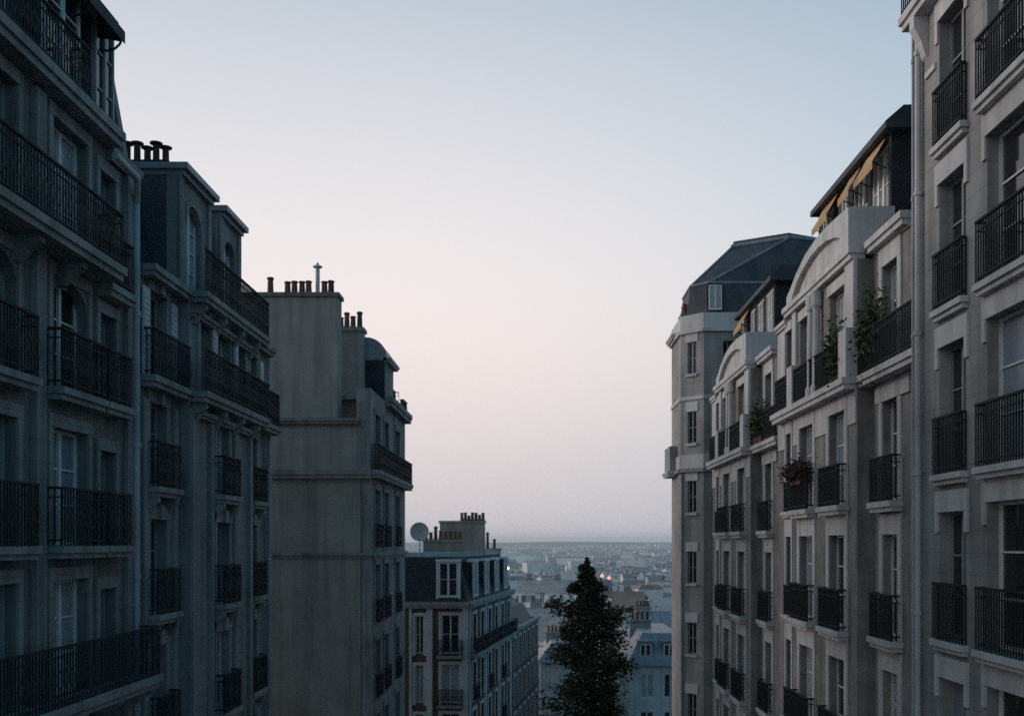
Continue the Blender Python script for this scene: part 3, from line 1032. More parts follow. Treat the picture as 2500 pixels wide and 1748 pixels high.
b.slab(f, 30.92, 33.3, -0.05, 0.5, 3.55, 3.8, TRIM_L)
b.railing(f, 30.95, 33.2, 0.42, 3.8, 1.08, returns=(False, True))
b.pipe(f, 33.05, 0.12, -19, 6.1, r=0.07, m=PIPE_D)
# mansard
pr = [(-0.45, 6.22), (-1.05, 9.0), (-3, 9.6), (-12, 9.9), (-12, 6.22)]
mbx = MB()
mbx.prism([f.p(S0 + 0.1, o, z) for o, z in pr], [f.p(30.2, o, z) for o, z in pr])
b.part('roof', mbx, SLATE_D)
pr = [(-0.2, 6.42), (-0.9, 8.3), (-12, 8.5), (-12, 6.42)]
mbx = MB()
mbx.prism([f.p(30.2, o, z) for o, z in pr], [f.p(31.0, o, z) for o, z in pr])
pr = [(-0.2, 6.42), (-0.6, 6.9), (-12, 7.0), (-12, 6.42)]
mbx.prism([f.p(31.0, o, z) for o, z in pr], [f.p(33.1, o, z) for o, z in pr])
b.part('roof', mbx, SLATE)


def attic_block(a, c, ztop, depth, wins):
    mbx = MB()
    mbx.fbox(f, a, c, -depth, -0.3, 6.3, ztop - 0.25)
    b.part('attic_block', mbx, SLATE)
    b.wall(f, a, c, 6.3, ztop - 0.25, [(p, q, 6.45, ztop - 0.75) for p, q in wins], depth=0.28, m=STONE_SOOT2, name='attic_front')
    for k in (a, c):
        mbx = MB()
        mbx.quad(f.p(k, 0, 6.3), f.p(k, -0.31, 6.3), f.p(k, -0.31, ztop - 0.25), f.p(k, 0, ztop - 0.25))
        b.part('attic_side', mbx, STONE_SOOT2)
    for p, q in wins:
        b.window(f, p, q, 6.45, ztop - 0.75, o=-0.2, cols=2, rows=4, fm=WHITEWOOD, pm=CURTAIN)
        mbx = MB()
        n = 8
        r = 0.5 * (q - p)
        zt = ztop - 0.75
        for side in (0, 1):
            pts = [(p if side == 0 else q, zt)]
            for i in range(n + 1):
                t = i / n
                xx = (p + r * t) if side == 0 else (q - r * t)
                pts.append((xx, min(zt - r * (1 - math.sqrt(max(0, 1 - (1 - t) ** 2))), zt - 0.001)))
            mbx.prism([f.p(x, 0.015, zz) for x, zz in pts], [f.p(x, -0.18, zz) for x, zz in pts])
        b.part('arch_spandrel', mbx, STONE_SOOT2)
    b.slab(f, a - 0.1, c + 0.1, -depth, 0.26, ztop - 0.28, ztop, ZINC, 'cornice', lip=0.12)
    for s in (a + 0.12, c - 0.12):
        b.box('pilaster', f, s - 0.12, s + 0.12, -0.02, 0.07, 6.3, ztop - 0.28, TRIM_L)


attic_block(25.05, 27.4, 9.5, 5.0, [(25.6, 26.75)])
attic_block(28.25, 30.15, 9.5, 4.0, [(28.65, 29.7)])
b.chimney(-11.2, -9.35, 25.15, 25.6, 9.4, 9.6, [(-10.13, 25.3, 0.55, 0.085, True), (-9.87, 25.3, 0.42, 0.085, True), (-9.65, 25.3, 0.55, 0.085, True), (-9.41, 25.3, 0.43, 0.085, True), (-10.38, 25.3, 0.55, 0.085, True)], SLATE_D, potm=POT_DARK)
mbx = MB()
for kx in range(4):
    v0, v1 = kx / 4, (kx + 1) / 4
    def pt(ss, v, th):
        return f.p(ss, 0.0 + 0.42 * v, 8.0 - 0.42 * v - th)
    mbx.hexa([pt(30.2, v0, 0.02), pt(30.9, v0, 0.02), pt(30.9, v1, 0.02), pt(30.2, v1, 0.02), pt(30.2, v0, 0), pt(30.9, v0, 0), pt(30.9, v1, 0), pt(30.2, v1, 0)])
aw = b.part('awning', mbx, AWNING_D)
mbx = MB()
for p, q in zip([(0.0, 7.25), (0.2, 7.3), (0.36, 7.45)], [(0.2, 7.3), (0.36, 7.45), (0.42, 7.6)]):
    mbx.tube(f.p(30.5, *p), f.p(30.5, *q), 0.02, seg=6)
b.part('awning_arm', mbx, IRON, aw)

# ------------------------------------------------------------------ L3: blank party wall and bowed street front
b = Bld('party_wall_building', 'building showing a tall blank party wall topped by a row of chimney pots', 'building', (-9.0, 46.0, -22))
ff, f = FF(42.0), FL(-7.03)
mbx = MB()
mbx.box(-22, -7.4, 42.0, 53.0, -22, 3.0)
b.part('wall', mbx, RENDER_TAN)
mbx = MB()
mbx.box(-22, -7.62, 42.05, 46.0, 3.0, 5.2)
b.part('wall', mbx, RENDER_TAN)
mbx = MB()
mbx.box(-22, -8.42, 42.1, 42.95, 5.2, 10.35)
b.part('wall', mbx, RENDER_TAN)
b.box('coping', ff, -22.05, -8.34, -1.05, 0.0, 10.35, 10.52, STONE_GREY)
b.slab(ff, -22, -7.45, -0.2, 0.22, 4.98, 5.22, STONE_SOOT2, 'string_course')
b.slab(ff, -22, -6.95, -0.2, 0.26, 2.7, 3.05, STONE_SOOT2, 'string_course')
b.slab(ff, -22, -6.98, -0.2, 0.12, -0.65, -0.4, STONE_SOOT2, 'string_course')
for px, h in ((-11.33, 0.72), (-10.6, 0.54), (-10.31, 0.56), (-9.99, 0.55), (-9.71, 0.57), (-9.04, 0.55), (-8.76, 0.58)):
    b.pot(px, 42.4, 10.52, h, 0.135, False, POT if random.random() < 0.7 else POT_DARK)
mbx = MB()
c = (-9.33, 42.4, 10.52)
mbx.lathe(c, [(0.09, 0), (0.09, 1.1), (0.2, 1.14), (0.2, 1.19), (0.06, 1.22), (0.06, 1.32), (0.02, 1.34)], 10)
b.part('flue', mbx, PIPE)
# street front
zfl = [3.05, -0.2, -3.45, -6.7, -9.95]
cw = [(43.1, 44.4), (45.6, 46.9), (49.3, 50.6)]
ops = [(a, c, z + 0.02, z + 2.5) for z in zfl for a, c in cw]
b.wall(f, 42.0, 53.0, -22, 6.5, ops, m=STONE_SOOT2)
mbx = MB()
mbx.quad(f.p(42.0, 0, -22), f.p(42.0, -0.4, -22), f.p(42.0, -0.4, 3.0), f.p(42.0, 0, 3.0))
mbx.quad(f.p(53.0, 0, -22), f.p(53.0, -3, -22), f.p(53.0, -3, 6.5), f.p(53.0, 0, 6.5))
mbx.quad(f.p(42.06, 0, 3), f.p(42.06, -0.6, 3), f.p(42.06, -0.6, 6.5), f.p(42.06, 0, 6.5))
b.part('side_wall', mbx, STONE_SOOT2)
b.box('core', f, 46.0, 52.98, -9, -0.38, 3.0, 6.4, STONE_GREY)
for i, (a, c, z0, z1) in enumerate(ops):
    b.window(f, a, c, z0, z1, cols=2, rows=3, pm=[GLASS, CURTAIN, GLASS, CURTAIN, GLASS, GLASS, GLASS][i % 7])
    mbx = MB()
    mbx.fbox(f, a - 0.16, c + 0.16, -0.03, 0.07, z1 + 0.002, z1 + 0.25)
    mbx.fbox(f, a - 0.16, a - 0.002, -0.03, 0.05, z0, z1 + 0.002)
    mbx.fbox(f, c + 0.002, c + 0.16, -0.03, 0.05, z0, z1 + 0.002)
    b.part('window_surround', mbx, STONE_SOOT2)
    if z0 < 3:
        b.railing(f, a - 0.1, c + 0.1, 0.16, z0, 1.0)
b.slab(f, 42.1, 53.2, -0.05, 0.42, 2.75, 3.07, TRIM_L)
b.railing(f, 42.2, 53.1, 0.35, 3.07, 1.1)
b.slab(f, 42.3, 53.2, -0.05, 0.12, -0.68, -0.42, TRIM_L, 'string_course')
b.slab(f, 46.2, 53.25, -0.3, 0.36, 6.3, 6.75, STONE_SOOT2, 'cornice')
b.railing(FL(-7.9), 44.2, 46.3, 0.2, 5.6, 1.0)
b.railing(f, 46.4, 50.5, -0.15, 6.75, 0.0 + 0.85)
for s in (51.3, 51.9, 52.4):
    b.pot(-6.95, s, 6.75, 0.6, 0.12, False, POT_DARK)
mbx = MB()
mbx.box(-22, -7.2, 44.6, 52.9, 6.4, 6.6)
b.part('terrace', mbx, ZINC)
b.chimney(-9.05, -7.92, 45.2, 45.9, 5.2, 9.72, [(-8.93, 45.4, 0.5, 0.125, False), (-8.66, 45.4, 0.72, 0.125, False), (-8.38, 45.4, 0.55, 0.125, False), (-8.08, 45.4, 0.75, 0.125, False)], RENDER_TAN)
# attic with barrel zinc roof
pts = []
for i in range(13):
    t = math.pi / 2 * i / 12
    pts.append((-7.9 + 0.95 * math.sin(t), 8.5 + 0.95 * math.cos(t)))
poly = [(-10.5, 9.45)] + pts + [(-6.95, 8.4), (-10.5, 8.4)]
mbx = MB()
mbx.prism([(x, 46.0, z) for x, z in poly], [(x, 48.6, z) for x, z in poly])
rf = b.part('roof', mbx, ZINC)
mbx = MB()
mbx.box(-10.5, -7.0, 46.06, 48.5, 6.6, 8.4)
b.part('attic_wall', mbx, STONE_SOOT2)
b.box('slate_cladding', FF(46.06), -8.1, -7.05, -0.02, 0.05, 6.62, 8.38, SLATE_D)
b.slab(FL(-7.0), 46.0, 48.7, -0.1, 0.28, 8.3, 8.52, ZINC, 'cornice')
b.window(FF(44.7), -8.6 + 0.3, -7.8 + 0.2, 5.65, 7.6, o=0.4, cols=2, rows=3, pm=GLASS) if False else None

# ------------------------------------------------------------------ L4: brick building with white pilasters
b = Bld('brick_building', 'brick building with white pilasters, dormered slate mansard and chimney stacks', 'building', (-6.5, 66.0, -30))
ff = FF(63.0)
u = Vector((0.130, 0.9915)).normalized()
stf = Frame((-4.36, 63.0), u, (u.y, -u.x))
LN = 17.5
fz = [-7.0, -10.1, -13.2, -16.3, -19.4]
ops = [(-6.05, -4.95, z, z + 2.45) for z in fz] + [(-7.7, -7.2, z, z + 2.4) for z in fz]
b.wall(ff, -10.5, -4.36, -30, -3.85, ops, m=BRICK_RED)
for i, (a, c, z0, z1) in enumerate(ops):
    b.window(ff, a, c, z0, z1, cols=2, rows=2, pm=[GLASS, CURTAIN, GLASS, GLASS, GLASS][i % 5])
    mbx = MB()
    e = 0.2
    mbx.fbox(ff, a - e, a - 0.002, -0.03, 0.05, z0 - 0.1, z1)
    mbx.fbox(ff, c + 0.002, c + e, -0.03, 0.05, z0 - 0.1, z1)
    mbx.fbox(ff, a - e, c + e, -0.03, 0.055, z1, z1 + 0.2)
    b.part('window_surround', mbx, STONE_PALE)
    if c - a > 1:
        b.slab(ff, a - 0.3, c + 0.3, -0.05, 0.4, z0 - 0.28, z0 - 0.1, STONE)
        b.railing(ff, a - 0.25, c + 0.25, 0.34, z0 - 0.1, 1.0)
for p, q in ((-8.1, -7.92), (-7.0, -6.62), (-4.75, -4.37)):
    b.box('pilaster', ff, p, q, -0.02, 0.1, -30, -3.95, STONE_PALE)
sops = []
s = 1.3
n = 0
while s < LN - 1.5:
    for z in fz:
        sops.append((s, s + 1.1, z, z + 2.4))
    s += 2.75
b.wall(stf, 0, LN, -30, -3.85, sops, m=BRICK_RED)
for i, (a, c, z0, z1) in enumerate(sops):
    b.window(stf, a, c, z0, z1, cols=2, rows=2, pm=[GLASS, GLASS, GLASS_REFLECT, GLASS, CURTAIN, GLASS, GLASS][i % 7])
    mbx = MB()
    mbx.fbox(stf, a - 0.22, a - 0.002, -0.03, 0.06, z0 - 0.1, z1)
    mbx.fbox(stf, c + 0.002, c + 0.22, -0.03, 0.06, z0 - 0.1, z1)
    mbx.fbox(stf, a - 0.22, c + 0.22, -0.03, 0.065, z1, z1 + 0.22)
    b.part('window_surround', mbx, STONE_PALE)
    if z0 != fz[0] and (i // 5) % 2 == 0:
        b.railing(stf, a - 0.2, c + 0.2, 0.25, z0, 0.95)
s = 0.22
while s < LN:
    b.box('pilaster', stf, s - 0.18, s + 0.18, -0.02, 0.1, -30, -3.95, STONE_PALE)
    s += 5.5
b.slab(stf, 0.1, LN, -0.05, 0.55, -7.3, -7.02, STONE)
b.railing(stf, 0.15, LN - 0.1, 0.48, -7.02, 1.0)
mbx = MB()
e0, e1 = stf.p(LN, 0, 0), stf.p(LN, -10, 0)
mbx.quad((e0[0], e0[1], -30), (e1[0], e1[1], -30), (e1[0], e1[1], -3.85), (e0[0], e0[1], -3.85))
b.part('side_wall', mbx, BRICK_RED)
b.slab(stf, -0.2, LN + 0.1, -0.3, 0.3, -4.1, -3.72, STONE, 'cornice')
b.slab(ff, -10.5, -4.32, -0.3, 0.28, -4.1, -3.724, STONE, 'cornice')
# mansard roof
cA, cB = Vector((-10.5, 63.1)), Vector((-4.42, 63.1))
cC = Vector(stf.p(LN, -0.06, 0)[:2])
cD = Vector((-10.5, cC.y))
tA, tB = Vector((-10.5, 64.0)), Vector((-5.2, 64.0))
tC = Vector(stf.p(LN, -0.95, 0)[:2])
tD = Vector((-10.5, tC.y))
mbx = MB()
lo_, hi_ = [cA, cB, cC, cD], [tA, tB, tC, tD]
mbx.prism([(p.x, p.y, -3.8) for p in lo_], [(p.x, p.y, -0.9) for p in hi_])
rf = b.part('roof', mbx, SLATE_D)
mbx = MB()
mbx.prism([(p.x, p.y, -0.9) for p in hi_], [(p.x * 0.98 - 0.05, p.y + 0.3, -0.62) for p in hi_])
b.part('roof_flat', mbx, ZINC, rf)
fd = FF(63.3)
mbx = MB()
mbx.fbox(fd, -6.42, -4.9, -1.2, 0.0, -3.6, -1.2)
b.part('dormer', mbx, SLATE_D)
mbx = MB()
mbx.fbox(fd, -6.42, -6.28, 0.0, 0.12, -3.6, -1.2)
mbx.fbox(fd, -5.02, -4.88, 0.0, 0.12, -3.6, -1.2)
mbx.fbox(fd, -6.45, -4.85, -0.3, 0.16, -1.2, -1.04)
b.part('dormer_surround', mbx, WHITEWOOD)
b.window(fd, -6.26, -5.04, -3.45, -1.22, o=0.06, cols=2, rows=2, pm=GLASS, t=0.09)
s = 2.2
while s < LN - 2:
    mbx = MB()
    mbx.fbox(stf, s - 0.1, s + 1.25, -1.4, -0.16, -3.6, -1.25)
    b.part('dormer', mbx, SLATE_D)
    mbx = MB()
    mbx.fbox(stf, s - 0.1, s + 0.06, -0.16, -0.03, -3.6, -1.25)
    mbx.fbox(stf, s + 1.09, s + 1.25, -0.16, -0.03, -3.6, -1.25)
    mbx.fbox(stf, s - 0.15, s + 1.3, -0.5, 0.02, -1.25, -1.08)
    b.part('dormer_surround', mbx, WHITEWOOD)
    b.window(stf, s + 0.08, s + 1.07, -3.5, -1.27, o=-0.1, cols=2, rows=2, pm=GLASS, t=0.08)
    s += 4.1
b.chimney(-7.2, -3.9, 73.5, 74.3, -0.9, 1.62, [(-5.6 + k * 0.26, 73.9, h, 0.125, False) for k, h in enumerate((0.6, 0.62, 0.4, 0.62, 0.6, 0.45, 0.6))], RENDER_TAN)
b.chimney(-7.75, -5.0, 67.7, 68.4, -0.9, 0.22, [(-7.6 + k * 0.33, 68.05, h, 0.125, False) for k, h in enumerate((0.75, 0.5, 0.9, 0.6, 0.55, 0.6, 0.6, 0.55))], RENDER_TAN)
b.chimney(-4.3, -3.0, 80.5, 81.1, -0.9, -0.45, [(-4.05, 80.8, 1.3, 0.12, False), (-3.5, 80.8, 0.75, 0.12, False)], RENDER_TAN, potm=POT_DARK)

nb_ = Bld('brick_annex', 'lower brick house continuing the street beyond the dormered brick building', 'house', (0.0, 88.0, -30))
sops = []
s = 18.6
while s < 33:
    for z in fz[1:]:
        sops.append((s, s + 1.1, z, z + 2.3))
    s += 2.6
nb_.wall(stf, 17.55, 34.0, -30, -7.1, sops, m=BRICK_RED)
for i, (a, c, z0, z1) in enumerate(sops):
    nb_.window(stf, a, c, z0, z1, cols=2, rows=2, pm=[GLASS, GLASS_REFLECT, GLASS, CURTAIN, GLASS][i % 5])
    mbx = MB()
    mbx.fbox(stf, a - 0.18, a - 0.002, -0.03, 0.06, z0 - 0.1, z1)
    mbx.fbox(stf, c + 0.002, c + 0.18, -0.03, 0.06, z0 - 0.1, z1)
    mbx.fbox(stf, a - 0.18, c + 0.18, -0.03, 0.065, z1, z1 + 0.2)
    nb_.part('window_surround', mbx, STONE_PALE)
mbx = MB()
mbx.quad(stf.p(34, 0, -30), stf.p(34, -10, -30), stf.p(34, -10, -7.1), stf.p(34, 0, -7.1))
nb_.part('side_wall', mbx, BRICK_RED)
nb_.slab(stf, 17.55, 34.1, -0.2, 0.3, -7.3, -7.0, STONE, 'cornice')
pr = [(0.05, -7.02), (-1.0, -5.4), (-5.0, -4.4), (-10, -5.0), (-10, -7.02)]
mbx = MB()
mbx.prism([stf.p(17.6, o, z) for o, z in pr], [stf.p(34.0, o - 0.6, z - 0.4) for o, z in pr])
nb_.part('roof', mbx, SLATE)

# satellite dish standing on that roof
b = Bld('satellite_dish', 'large round pale satellite dish on the roof edge of the brick building', 'satellite dish', (-7.69, 65.2, -0.75))
mbx = MB()
rings = [(0.05, 0.12), (0.25, 0.1), (0.45, 0.05), (0.6, -0.02)]
seg = 28
ctr = Vector((-7.69, 65.0, 0.72))
for r, dp in rings:
    for i in range(seg):
        t = 2 * math.pi * i / seg
        mbx.v.append((ctr.x + r * math.cos(t), ctr.y + dp, ctr.z + r * math.sin(t)))
for k in range(3):
    for i in range(seg):
        j = (i + 1) % seg
        mbx.f.append((k * seg + i, k * seg + j, (k + 1) * seg + j, (k + 1) * seg + i))
mbx.f.append(tuple(range(seg)))
off = len(mbx.v)
for i in range(seg):
    t = 2 * math.pi * i / seg
    mbx.v.append((ctr.x + 0.62 * math.cos(t), ctr.y + 0.02, ctr.z + 0.62 * math.sin(t)))
for i in range(seg):
    j = (i + 1) % seg
    mbx.f.append((3 * seg + i, 3 * seg + j, off + j, off + i))
b.part('reflector', mbx, mat('dish_paint', (0.33, 0.35, 0.365), rough=0.6, var=0.1))
mbx = MB()
mbx.tube((-7.69, 65.2, -0.8), (-7.69, 65.2, 0.72), 0.045)
mbx.tube((-7.69, 65.2, 0.72), (-7.69, 65.08, 0.72), 0.06)
b.part('mast', mbx, PIPE_D)
mbx = MB()
mbx.tube((-7.69, 65.05, 0.14), (-7.69, 64.4, 0.55), 0.015)
mbx.tube((-7.69, 64.4, 0.5), (-7.69, 64.4, 0.66), 0.04)
b.part('feed_arm', mbx, PIPE_D)

# ------------------------------------------------------------------ the tall dark tree in the street


def leaves(mbx, pts_fn, n, size, rnd):
    for _ in range(n):
        c, up = pts_fn(rnd)
        a = Vector((rnd.uniform(-1, 1), rnd.uniform(-1, 1), rnd.uniform(-0.6, 0.6))).normalized()
        bb = a.cross(Vector((rnd.uniform(-1, 1), rnd.uniform(-1, 1), rnd.uniform(-1, 1)))).normalized()
        s = size * rnd.uniform(0.6, 1.5)
        c = Vector(c)
        mbx.add([c - a * s, c + bb * s * 0.45, c + a * s, c - bb * s * 0.45], [(0, 1, 2, 3)])


def tree(name, label, base, H, prof, nleaf, size, seedv, leafm=LEAF_DARK, group=None, nb=34, trunk_r=0.22, cat='tree', lean=0.0, fill=0.45, ragged=(0.6, 1.25)):
    rnd = random.Random(seedv)
    t = Bld(name, label, cat, base, group)
    mbx = MB()
    bx, by, bz = base
    segs = 7
    for i in range(segs):
        z0, z1 = bz - 0.3 + (H + 0.2) * i / segs, bz - 0.3 + (H + 0.2) * (i + 1) / segs
        r0, r1 = trunk_r * (1 - 0.93 * i / segs), trunk_r * (1 - 0.93 * (i + 1) / segs)
        mbx.tube((bx + 0.1 * math.sin(i) + lean * max(0.0, i / segs - 0.6) / 0.4, by, z0), (bx + 0.1 * math.sin(i + 1) + lean * max(0.0, (i + 1) / segs - 0.6) / 0.4, by, z1), r0, r1, seg=8)
    clumps = []
    for i in range(nb):
        f_ = 0.2 + 0.78 * i / nb
        z = bz + H * f_
        R = lerp(prof, f_)
        an = i * 2.4 + rnd.uniform(-0.4, 0.4)
        ln = R * rnd.uniform(*ragged)
        lx = lean * max(0.0, f_ - 0.6) / 0.4
        tip = Vector((bx + lx + math.cos(an) * ln, by + math.sin(an) * ln, z + rnd.uniform(-0.1, 0.45) * ln))
        mbx.tube((bx + lx, by, z), tip, 0.045 * (1.1 - f_) + 0.012, 0.008, seg=5)
        clumps.append((Vector((bx + lx, by, z)), tip, R))
    t.part('trunk', mbx, BARK)
    mbx = MB()

    def fn(r):
        if r.random() > fill:
            a, c, R = r.choice(clumps)
            v = math.sqrt(r.uniform(0.05, 1.0))
            q = a.lerp(c, v)
            k = 0.13 * R + 0.06
            return q + Vector((r.gauss(0, k), r.gauss(0, k), r.gauss(0, k * 1.1))), None
        f_ = 0.12 + 0.88 * (1 - math.sqrt(r.random()) if r.random() < 0.2 else r.random())
        R = lerp(prof, f_) * math.sqrt(r.random()) * (0.72 + 0.25 * math.sin(f_ * 40) * r.random())
        an = r.uniform(0, 6.283)
        return Vector((bx + lean * max(0.0, f_ - 0.6) / 0.4 + R * math.cos(an), by + R * math.sin(an), bz + H * f_)), None
    leaves(mbx, fn, nleaf, size, rnd)
    t.part('crown', mbx, leafm)
    return t


tree('evergreen_tree', 'tall dark evergreen tree rising from the street between the buildings', (3.3, 60, zg(60)), 22.1,
     [(0.05, 1.0), (0.2, 2.2), (0.45, 2.25), (0.56, 2.05), (0.7, 1.9), (0.78, 1.85), (0.84, 1.75), (0.88, 1.3), (0.92, 0.75), (0.96, 0.35), (1.0, 0.05)],
     36000, 0.125, 5, nb=78, lean=-0.35, fill=0.22, ragged=(0.45, 1.5))

# ------------------------------------------------------------------ plants on balconies


def plant(label, base, sx, sy, sz, n, size, m, seedv, trailing=False, planter=(0.5, 0.2, 0.2)):
    rnd = random.Random(seedv)
    t = Bld('potted_plant', label, 'plant', base)
    mbx = MB()
    x, y, z = base
    mbx.hexa([(x - planter[1] * 0.4, y - planter[0] * 0.42, z), (x + planter[1] * 0.4, y - planter[0] * 0.42, z), (x + planter[1] * 0.4, y + planter[0] * 0.42, z), (x - planter[1] * 0.4, y + planter[0] * 0.42, z),
              (x - planter[1] * 0.5, y - planter[0] * 0.5, z + planter[2]), (x + planter[1] * 0.5, y - planter[0] * 0.5, z + planter[2]), (x + planter[1] * 0.5, y + planter[0] * 0.5, z + planter[2]), (x - planter[1] * 0.5, y + planter[0] * 0.5, z + planter[2])])
    t.part('planter', mbx, POT)
    mbx = MB()
    for _ in range(7):
        mbx.tube((x, y + rnd.uniform(-0.3, 0.3) * planter[0], z + planter[2] - 0.05), (x + rnd.gauss(0, sx * 0.5), y + rnd.gauss(0, sy * 0.5), z + planter[2] + sz * rnd.uniform(0.6, 1.4)), 0.012, 0.004, seg=5)
    t.part('stem', mbx, BARK)
    mbx = MB()

    def fn(r):
        return Vector((x + r.gauss(0, sx * 0.5), y + r.gauss(0, sy * 0.5), z + planter[2] + sz * 0.65 + r.gauss(0, sz * 0.4))), None
    leaves(mbx, fn, n, size, rnd)
    t.part('foliage', mbx, m)


plant('green shrub on the balcony of the nearer pediment house, left of its end pier', (7.95, 26.5, 4.2), 0.28, 0.55, 0.9, 1300, 0.065, LEAF, 11)
plant('green shrub on the recessed balcony between the pediment and the nearest building', (8.25, 24.7, 4.2), 0.3, 0.7, 1.15, 1500, 0.065, LEAF, 12)
plant('green plants covering the recessed balcony of the farther pediment house', (8.2, 36.9, 3.65), 0.25, 1.0, 0.8, 1500, 0.075, LEAF, 13, planter=(1.4, 0.25, 0.25))
plant('dark reddish flowers spilling over a window railing below the large pediment', (7.84, 30.2, 1.75), 0.3, 1.1, 0.4, 1300, 0.06, FLOWER, 14, planter=(1.3, 0.16, 0.14))

# ------------------------------------------------------------------ middle distance houses


def house(name, label, x0, x1, y0, y1, eave, ridge, wm, rm, floors=3, kind='gable_x', wins=True, chim=1, inset=1.2, cat='house', pots=4, step=2.4):
    zb = zg((y0 + y1) / 2) - 1.0
    h = Bld(name, label, cat, ((x0 + x1) / 2, (y0 + y1) / 2, zb))
    fr, fs = FF(y0), Frame((x0, 0), (0, 1), (-1, 0))
    ops, ops2 = [], []
    if wins:
        for k in range(floors):
            z = eave - 2.6 - 3.0 * k
            x = x0 + 0.9
            while x + 1.1 < x1 - 0.5:
                ops.append((x, x + 1.05, z, z + 1.9))
                x += step
            y = y0 + 1.2
            while y + 1.1 < y1 - 0.6:
                ops2.append((y, y + 1.05, z, z + 1.9))
                y += step
    h.wall(fr, x0, x1, zb, eave, ops, depth=0.25, m=wm)
    h.wall(fs, y0, y1, zb, eave, ops2, depth=0.25, m=wm)
    mbx = MB()
    mbx.quad((x1, y0, zb), (x1, y1, zb), (x1, y1, eave), (x1, y0, eave))
    mbx.quad((x0, y1, zb), (x1, y1, zb), (x1, y1, eave), (x0, y1, eave))
    h.part('side_wall', mbx, wm)
    for (f_, oo) in ((fr, ops), (fs, ops2)):
        for a, c, p, q in oo:
            h.window(f_, a, c, p, q, o=-0.12, cols=2, rows=1, fm=WHITEWOOD, t=0.07)
    mbx = MB()
    e = 0.3
    if kind == 'mansard':
        mbx.prism([(x0 - e, y0 - e, eave), (x1 + e, y0 - e, eave), (x1 + e, y1, eave), (x0 - e, y1, eave)],
                  [(x0 + inset, y0 + inset, ridge), (x1 - inset, y0 + inset, ridge), (x1 - inset, y1 - inset, ridge), (x0 + inset, y1 - inset, ridge)])
    elif kind == 'gable_x':
        ym = (y0 + y1) / 2
        mbx.prism([(x0 - e, y0 - e, eave - 0.1), (x0 - e, y1 + e, eave - 0.1), (x0 - e, ym, ridge)], [(x1 + e, y0 - e, eave - 0.1), (x1 + e, y1 + e, eave - 0.1), (x1 + e, ym, ridge)])
    else:
        xm = (x0 + x1) / 2
        mbx.prism([(x0 - e, y0 - e, eave - 0.1), (x1 + e, y0 - e, eave - 0.1), (xm, y0 - e, ridge)], [(x0 - e, y1 + e, eave - 0.1), (x1 + e, y1 + e, eave - 0.1), (xm, y1 + e, ridge)])
    rfp = h.part('roof', mbx, rm)
    if kind == 'gable_x' and rm is ZINC:
        mbx = MB()
        xx = x0
        while xx < x1:
            mbx.hexa([(xx, y0 - e, eave - 0.1), (xx + 0.07, y0 - e, eave - 0.1), (xx + 0.07, ym, ridge), (xx, ym, ridge),
                      (xx, y0 - e, eave), (xx + 0.07, y0 - e, eave), (xx + 0.07, ym, ridge + 0.1), (xx, ym, ridge + 0.1)])
            xx += 0.75
        sm = h.part('roof_seams', mbx, rm, rfp)
        sm['kind'] = 'stuff'
        sl = (ridge - eave) / (ym - y0 + e)
        for kx in range(2):
            xa = x0 + (x1 - x0) * (0.25 + 0.35 * kx)
            ya, yb = y0 + 2.0, y0 + 3.3
            za, zb_ = eave + sl * (ya - y0 + e), eave + sl * (yb - y0 + e)
            mbx = MB()
            mbx.hexa([(xa, ya, za - 0.1), (xa + 1.0, ya, za - 0.1), (xa + 1.0, yb, zb_ - 0.1), (xa, yb, zb_ - 0.1), (xa, ya, za + 0.14), (xa + 1.0, ya, za + 0.14), (xa + 1.0, yb, zb_ + 0.14), (xa, yb, zb_ + 0.14)])
            h.part('skylight', mbx, GLASS, rfp)
    if kind == 'mansard' and wins:
        xx = x0 + 0.9
        while xx + 1.0 < x1 - 0.6:
            mbx = MB()
            mbx.box(xx - 0.1, xx + 1.0, y0 + 0.25, y0 + inset + 0.2, eave, eave + (ridge - eave) * 0.72)
            mbx.box(xx - 0.2, xx + 1.1, y0 + 0.1, y0 + inset + 0.3, eave + (ridge - eave) * 0.72, eave + (ridge - eave) * 0.8)
            h.part('dormer', mbx, rm)
            h.window(FF(y0 + 0.25), xx, xx + 0.9, eave + 0.1, eave + (ridge - eave) * 0.68, o=0.06, cols=2, rows=1, t=0.07)
            xx += 1.9
    for k in range(chim):
        cx = x0 + (x1 - x0) * (0.12 + 0.7 * k / max(1, chim - 0.5))
        cy = (y0 + y1) / 2
        h.chimney(cx, cx + 0.45 * pots, cy, cy + 0.6, ridge - 1.0, ridge + 0.7, [(cx + 0.25 + 0.42 * i, cy + 0.3, 0.7, 0.13, False) for i in range(pots)], RENDER_TAN)
    return h


house('white_house', 'pale blank-walled house with zinc roof, just left of the tall tree', 0.25, 6.0, 104, 116, -12.4, -10.5, STONE_PALE, ZINC, wins=False, kind='mansard', chim=1, pots=8)
house('tiled_house', 'house with a broad pale pinkish tiled roof, above the zinc-roofed white house', -2.0, 5.5, 140, 162, -13.6, -9.8, WALL_FAR, TILE_PINK, kind='gable_x', floors=2, chim=1)
house('long_block', 'long pale block with a pinkish roof seen beyond the dormers of the brick building', -5.0, 11, 255, 275, -12.6, -9.9, WALL_FAR, TILE_PINK, kind='gable_x', floors=3, chim=2)
house('stone_house', 'pale house with many windows at the foot of the tower, right of the tree', 7.3, 12.6, 80, 92, -9.8, -7.3, STONE_PALE, ZINC, kind='mansard', floors=5, chim=1, step=1.9)
house('zinc_house', 'house with wide blue-grey zinc roof right of the tall tree', 10.3, 19.5, 108, 126, -12.2, -8.2, STONE, ZINC, kind='gable_x', floors=4, chim=2)
